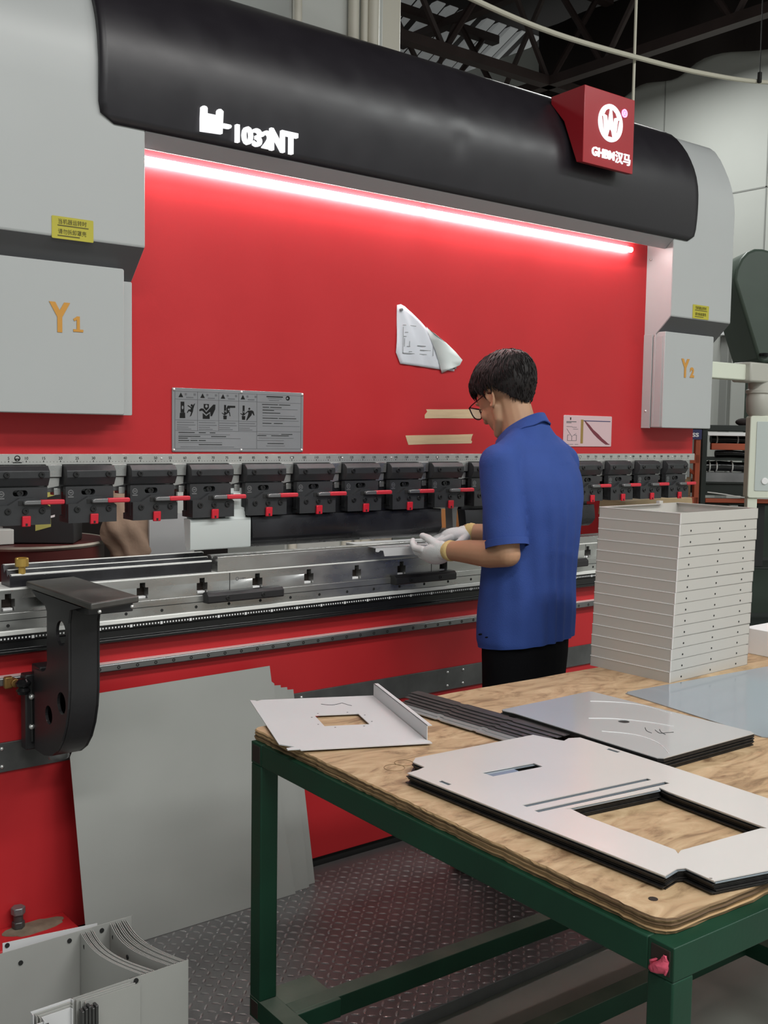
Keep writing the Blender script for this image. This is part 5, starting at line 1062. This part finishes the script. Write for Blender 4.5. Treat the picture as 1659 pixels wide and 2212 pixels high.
for s in (-1, 1):
    S, E_, W = [Vector(p) for p in SH[s]]; d = (E_ - S).normalized(); end = S.lerp(E_, .90)
    chain(m, [((.10 * s, .004, 1.452), .058), (S + Vector((0, 0, -.005)), .0690)])
    m.sphere(S, .069, 10); rr_ = []; sd = Vector((1, 0, 0)); sd = (sd - d * sd.dot(d)).normalized(); fw = d.cross(sd)
    for t_, ra, rb2 in ((.0, .066, .070), (.3, .064, .072), (.6, .063, .070), (.9, .0625, .0690), (1.0, .0625, .0695)):
        c = S.lerp(end, t_); rr_.append([c + sd * ra * cos(2 * pi * k / 28) + fw * rb2 * sin(2 * pi * k / 28) for k in range(28)])
    m.loft(rr_)
def wrinkle(v):
    x, y, z = v; a = atan2(y + .01, x); w_ = 0.0
    if z < 1.44 and abs(x) < .205:
        bk = max(0, -y) / .13
        w_ = .0050 * bk * sin(a * 15 + z * 6 + 1.6 * sin(z * 5)) * min(1, (1.46 - z) * 3) * (0.4 + .6 * mnoise.noise(Vector((a * 2, z * 3, 0))) + .4) + .004 * mnoise.noise(Vector((x * 9, y * 9, z * 5)))
    w_ += .0025 * mnoise.noise(Vector((x * 16, y * 16, z * 13 + 4)))
    r_ = Vector((x, y, 0)); r_ = r_.normalized() if r_.length > .01 else Vector((0, 0, 0)); return v + r_ * w_
sm_ = solid(m, .0065, 5); bm = bmesh.new(); bm.from_mesh(sm_)
bmesh.ops.bisect_plane(bm, geom=bm.verts[:] + bm.edges[:] + bm.faces[:], plane_co=(0, 0, .826), plane_no=(.02, -.10, -1), clear_outer=True); bm.to_mesh(sm_); bm.free()
shirt = place('polo_shirt', sm_, 'polo_blue', body, wrinkle)
for s in (-1, 1):                                                  # sleeve hems and shoulder seams
    S, E_, W = [Vector(p) for p in SH[s]]; d = (E_ - S).normalized(); sd = Vector((1, 0, 0)); sd = (sd - d * sd.dot(d)).normalized(); fw = d.cross(sd); end = S.lerp(E_, .90); q_ = MB(); rr_ = []
    for t_, o_ in ((-.006, .0), (-.006, .004), (.017, .004), (.0185, .000)):
        c = end - d * t_; rr_.append([PM @ (c + sd * (.0625 + o_) * cos(2 * pi * k / 36) + fw * (.0695 + o_) * sin(2 * pi * k / 36)) for k in range(36)])
    q_.loft(rr_, cap=False); o = q_.build('sleeve_hem', 'polo_blue', shirt, smooth=60)
# collar: stand and folded leaf, tilted forward with the neck
q_ = MB(); rings = []
for up, out_ in ((-.018, .010), (.020, .004), (.026, .006), (.024, .011), (-.006, .024), (-.018, .031), (-.020, .029), (-.008, .020)):
    rr_ = []
    for k in range(49):
        t_ = radians(112 + 316 * k / 48); a, bb = .0665 + out_, .0760 + out_; y = .046 + bb * sin(t_); x = a * cos(t_); fr = max(0, sin(t_)); dz = -.62 * (y - .046) - .012 * fr; rr_.append(PM @ Vector((x, y - (.012 if up < 0 else 0) * fr, 1.534 + dz + up + (.003 * sin(k * .9) if up < 0 else 0))))
    rings.append(rr_)
q_.loft(rings, closed=False); o = q_.build('collar', 'polo_blue', shirt, smooth=70); o.modifiers.new('s', 'SOLIDIFY').thickness = .0018
for (x, y, h, w_) in ((-.200, .030, .862, .011), (-.2035, .058, .868, .008)):
    q_ = MB(); ell(q_, (x, y - .012, h), (.003, w_, .0032), Matrix.Rotation(radians(-14), 3, 'X')); q_.v = [PM @ v for v in q_.v]; q_.build('tear', 'trousers_black', shirt)
# --- trousers and shoes
m = MB(); m.loft([ring(h, c, a, d) for h, c, a, d in ((.70, 0, .185, .118), (.78, 0, .192, .124), (.84, 0, .193, .125), (.93, 0, .180, .12), (.97, 0, .172, .115))])
for s in (-1, 1): chain(m, [((.094 * s, 0, .84), .098), ((.096 * s, .012, .50), .076), ((.105 * s, -.02, .28), .066), ((.11 * s, -.030, .10), .060)])
place('trousers', solid(m, .009, 4), 'trousers_black', body)
for s in (-1, 1):
    m = MB(); chain(m, [((.11 * s, -.055, .052), .046), ((.114 * s, .03, .050), .046), ((.120 * s, .13, .040), .042), ((.123 * s, .175, .034), .032)]); me = solid(m, .006, 3)
    place('shoe', me, 'shoe_black', body, lambda v: Vector((v.x, v.y, max(v.z, .0015))))
# --- gloves with yellow cuffs
for s in (-1, 1):
    m = MB(); hand(m, s, .0); gl = place('glove', solid(m, .0026, 3), 'glove_white', body); W, f, n, u = hand_frame(s); q_ = MB()
    fa = (W - Vector(SH[s][1])).normalized(); q_.tube([PM @ (W + fa * t_) for t_ in (-.024, -.022, -.008, -.004, .006)], [.0330, .0355, .0365, .0340, .0320], 24); q_.build('cuff', 'glove_cuff', gl, smooth=60)
# --- glasses
q_ = MB()
for s in (-1, 1):
    pts = [H(s * (.034 + (x) * .0265), .1285 - .004 * abs(x) - .0025 * (x + 1), z + .010) for x, z in ((-1, .020), (0, .0235), (1, .022), (1.06, .010), (.95, -.008), (.6, -.019), (-.2, -.021), (-.8, -.014), (-1.0, .004), (-1, .020))]
    q_.tube([PM @ p for p in smooth_path(pts, 3)], .0024, 6); q_.tube([PM @ p for p in smooth_path([H(.062 * s, .1215, .030), H(.070 * s, .098, .029), H(.0765 * s, .05, .026), H(.0815 * s, .008, .022), H(.083 * s, -.012, .012)], 4)], .0021, 6)
q_.tube([PM @ H(-.009, .127, .022), PM @ H(0, .131, .024), PM @ H(.009, .127, .022)], .0018, 6); gg = q_.build('glasses', 'glasses', body)
for s in (-1, 1):
    q_ = MB(); q_.loft([[PM @ H(s * (.034 + x * .0255), .1275 - .004 * abs(x) - .0025 * (x + 1) + dy, z + .010) for x, z in ((-1, .018), (0, .0215), (.98, .020), (.93, -.006), (.6, -.017), (-.2, -.019), (-.8, -.012))] for dy in (.0, .0012)]); q_.build('lens', 'lens_glass', gg, smooth=0)
# --- the tray he is working on
e0, dd = Vector((.125, .335)), Vector((-.97, .25)).normalized(); nn = Vector((dd.y, -dd.x)); nn = nn if nn.y > 0 else -nn
HW = thing('held_tray', 'pale folded tray held in both white gloves over the die', 'tray', PM @ Vector((-.08, .42, 1.13)))
def tp(u, v, z): p = e0 + dd * u + nn * v; return PM @ Vector((p.x, p.y, z))
def tb(mb, u0, u1, v0, v1, z0, z1): mb.add([tp(u0, v0, z0), tp(u1, v0, z0), tp(u1, v1, z0), tp(u0, v1, z0), tp(u0, v0, z1), tp(u1, v0, z1), tp(u1, v1, z1), tp(u0, v1, z1)], [(0, 3, 2, 1), (4, 5, 6, 7), (0, 1, 5, 4), (1, 2, 6, 5), (2, 3, 7, 6), (3, 0, 4, 7)])
zt = 1.131; q_ = MB(); tb(q_, 0, .43, 0, .20, zt - .0018, zt); q_.build('web', 'sheet_white', HW, smooth=0)
q_ = MB(); pr_ = [(.0, zt), (.43, zt), (.43, zt - .014), (.418, zt - .016), (.410, zt - .010), (.398, zt - .012), (.392, zt - .032), (.0, zt - .032)]; q_.loft([[tp(u_, v_, z) for u_, z in pr_] for v_ in (0, .0018)]); q_.build('front_flange', 'sheet_white', HW, smooth=0)
q_ = MB(); tb(q_, 0, .43, .198, .20, zt - .032, zt); q_.build('rear_flange', 'sheet_white', HW, smooth=0)
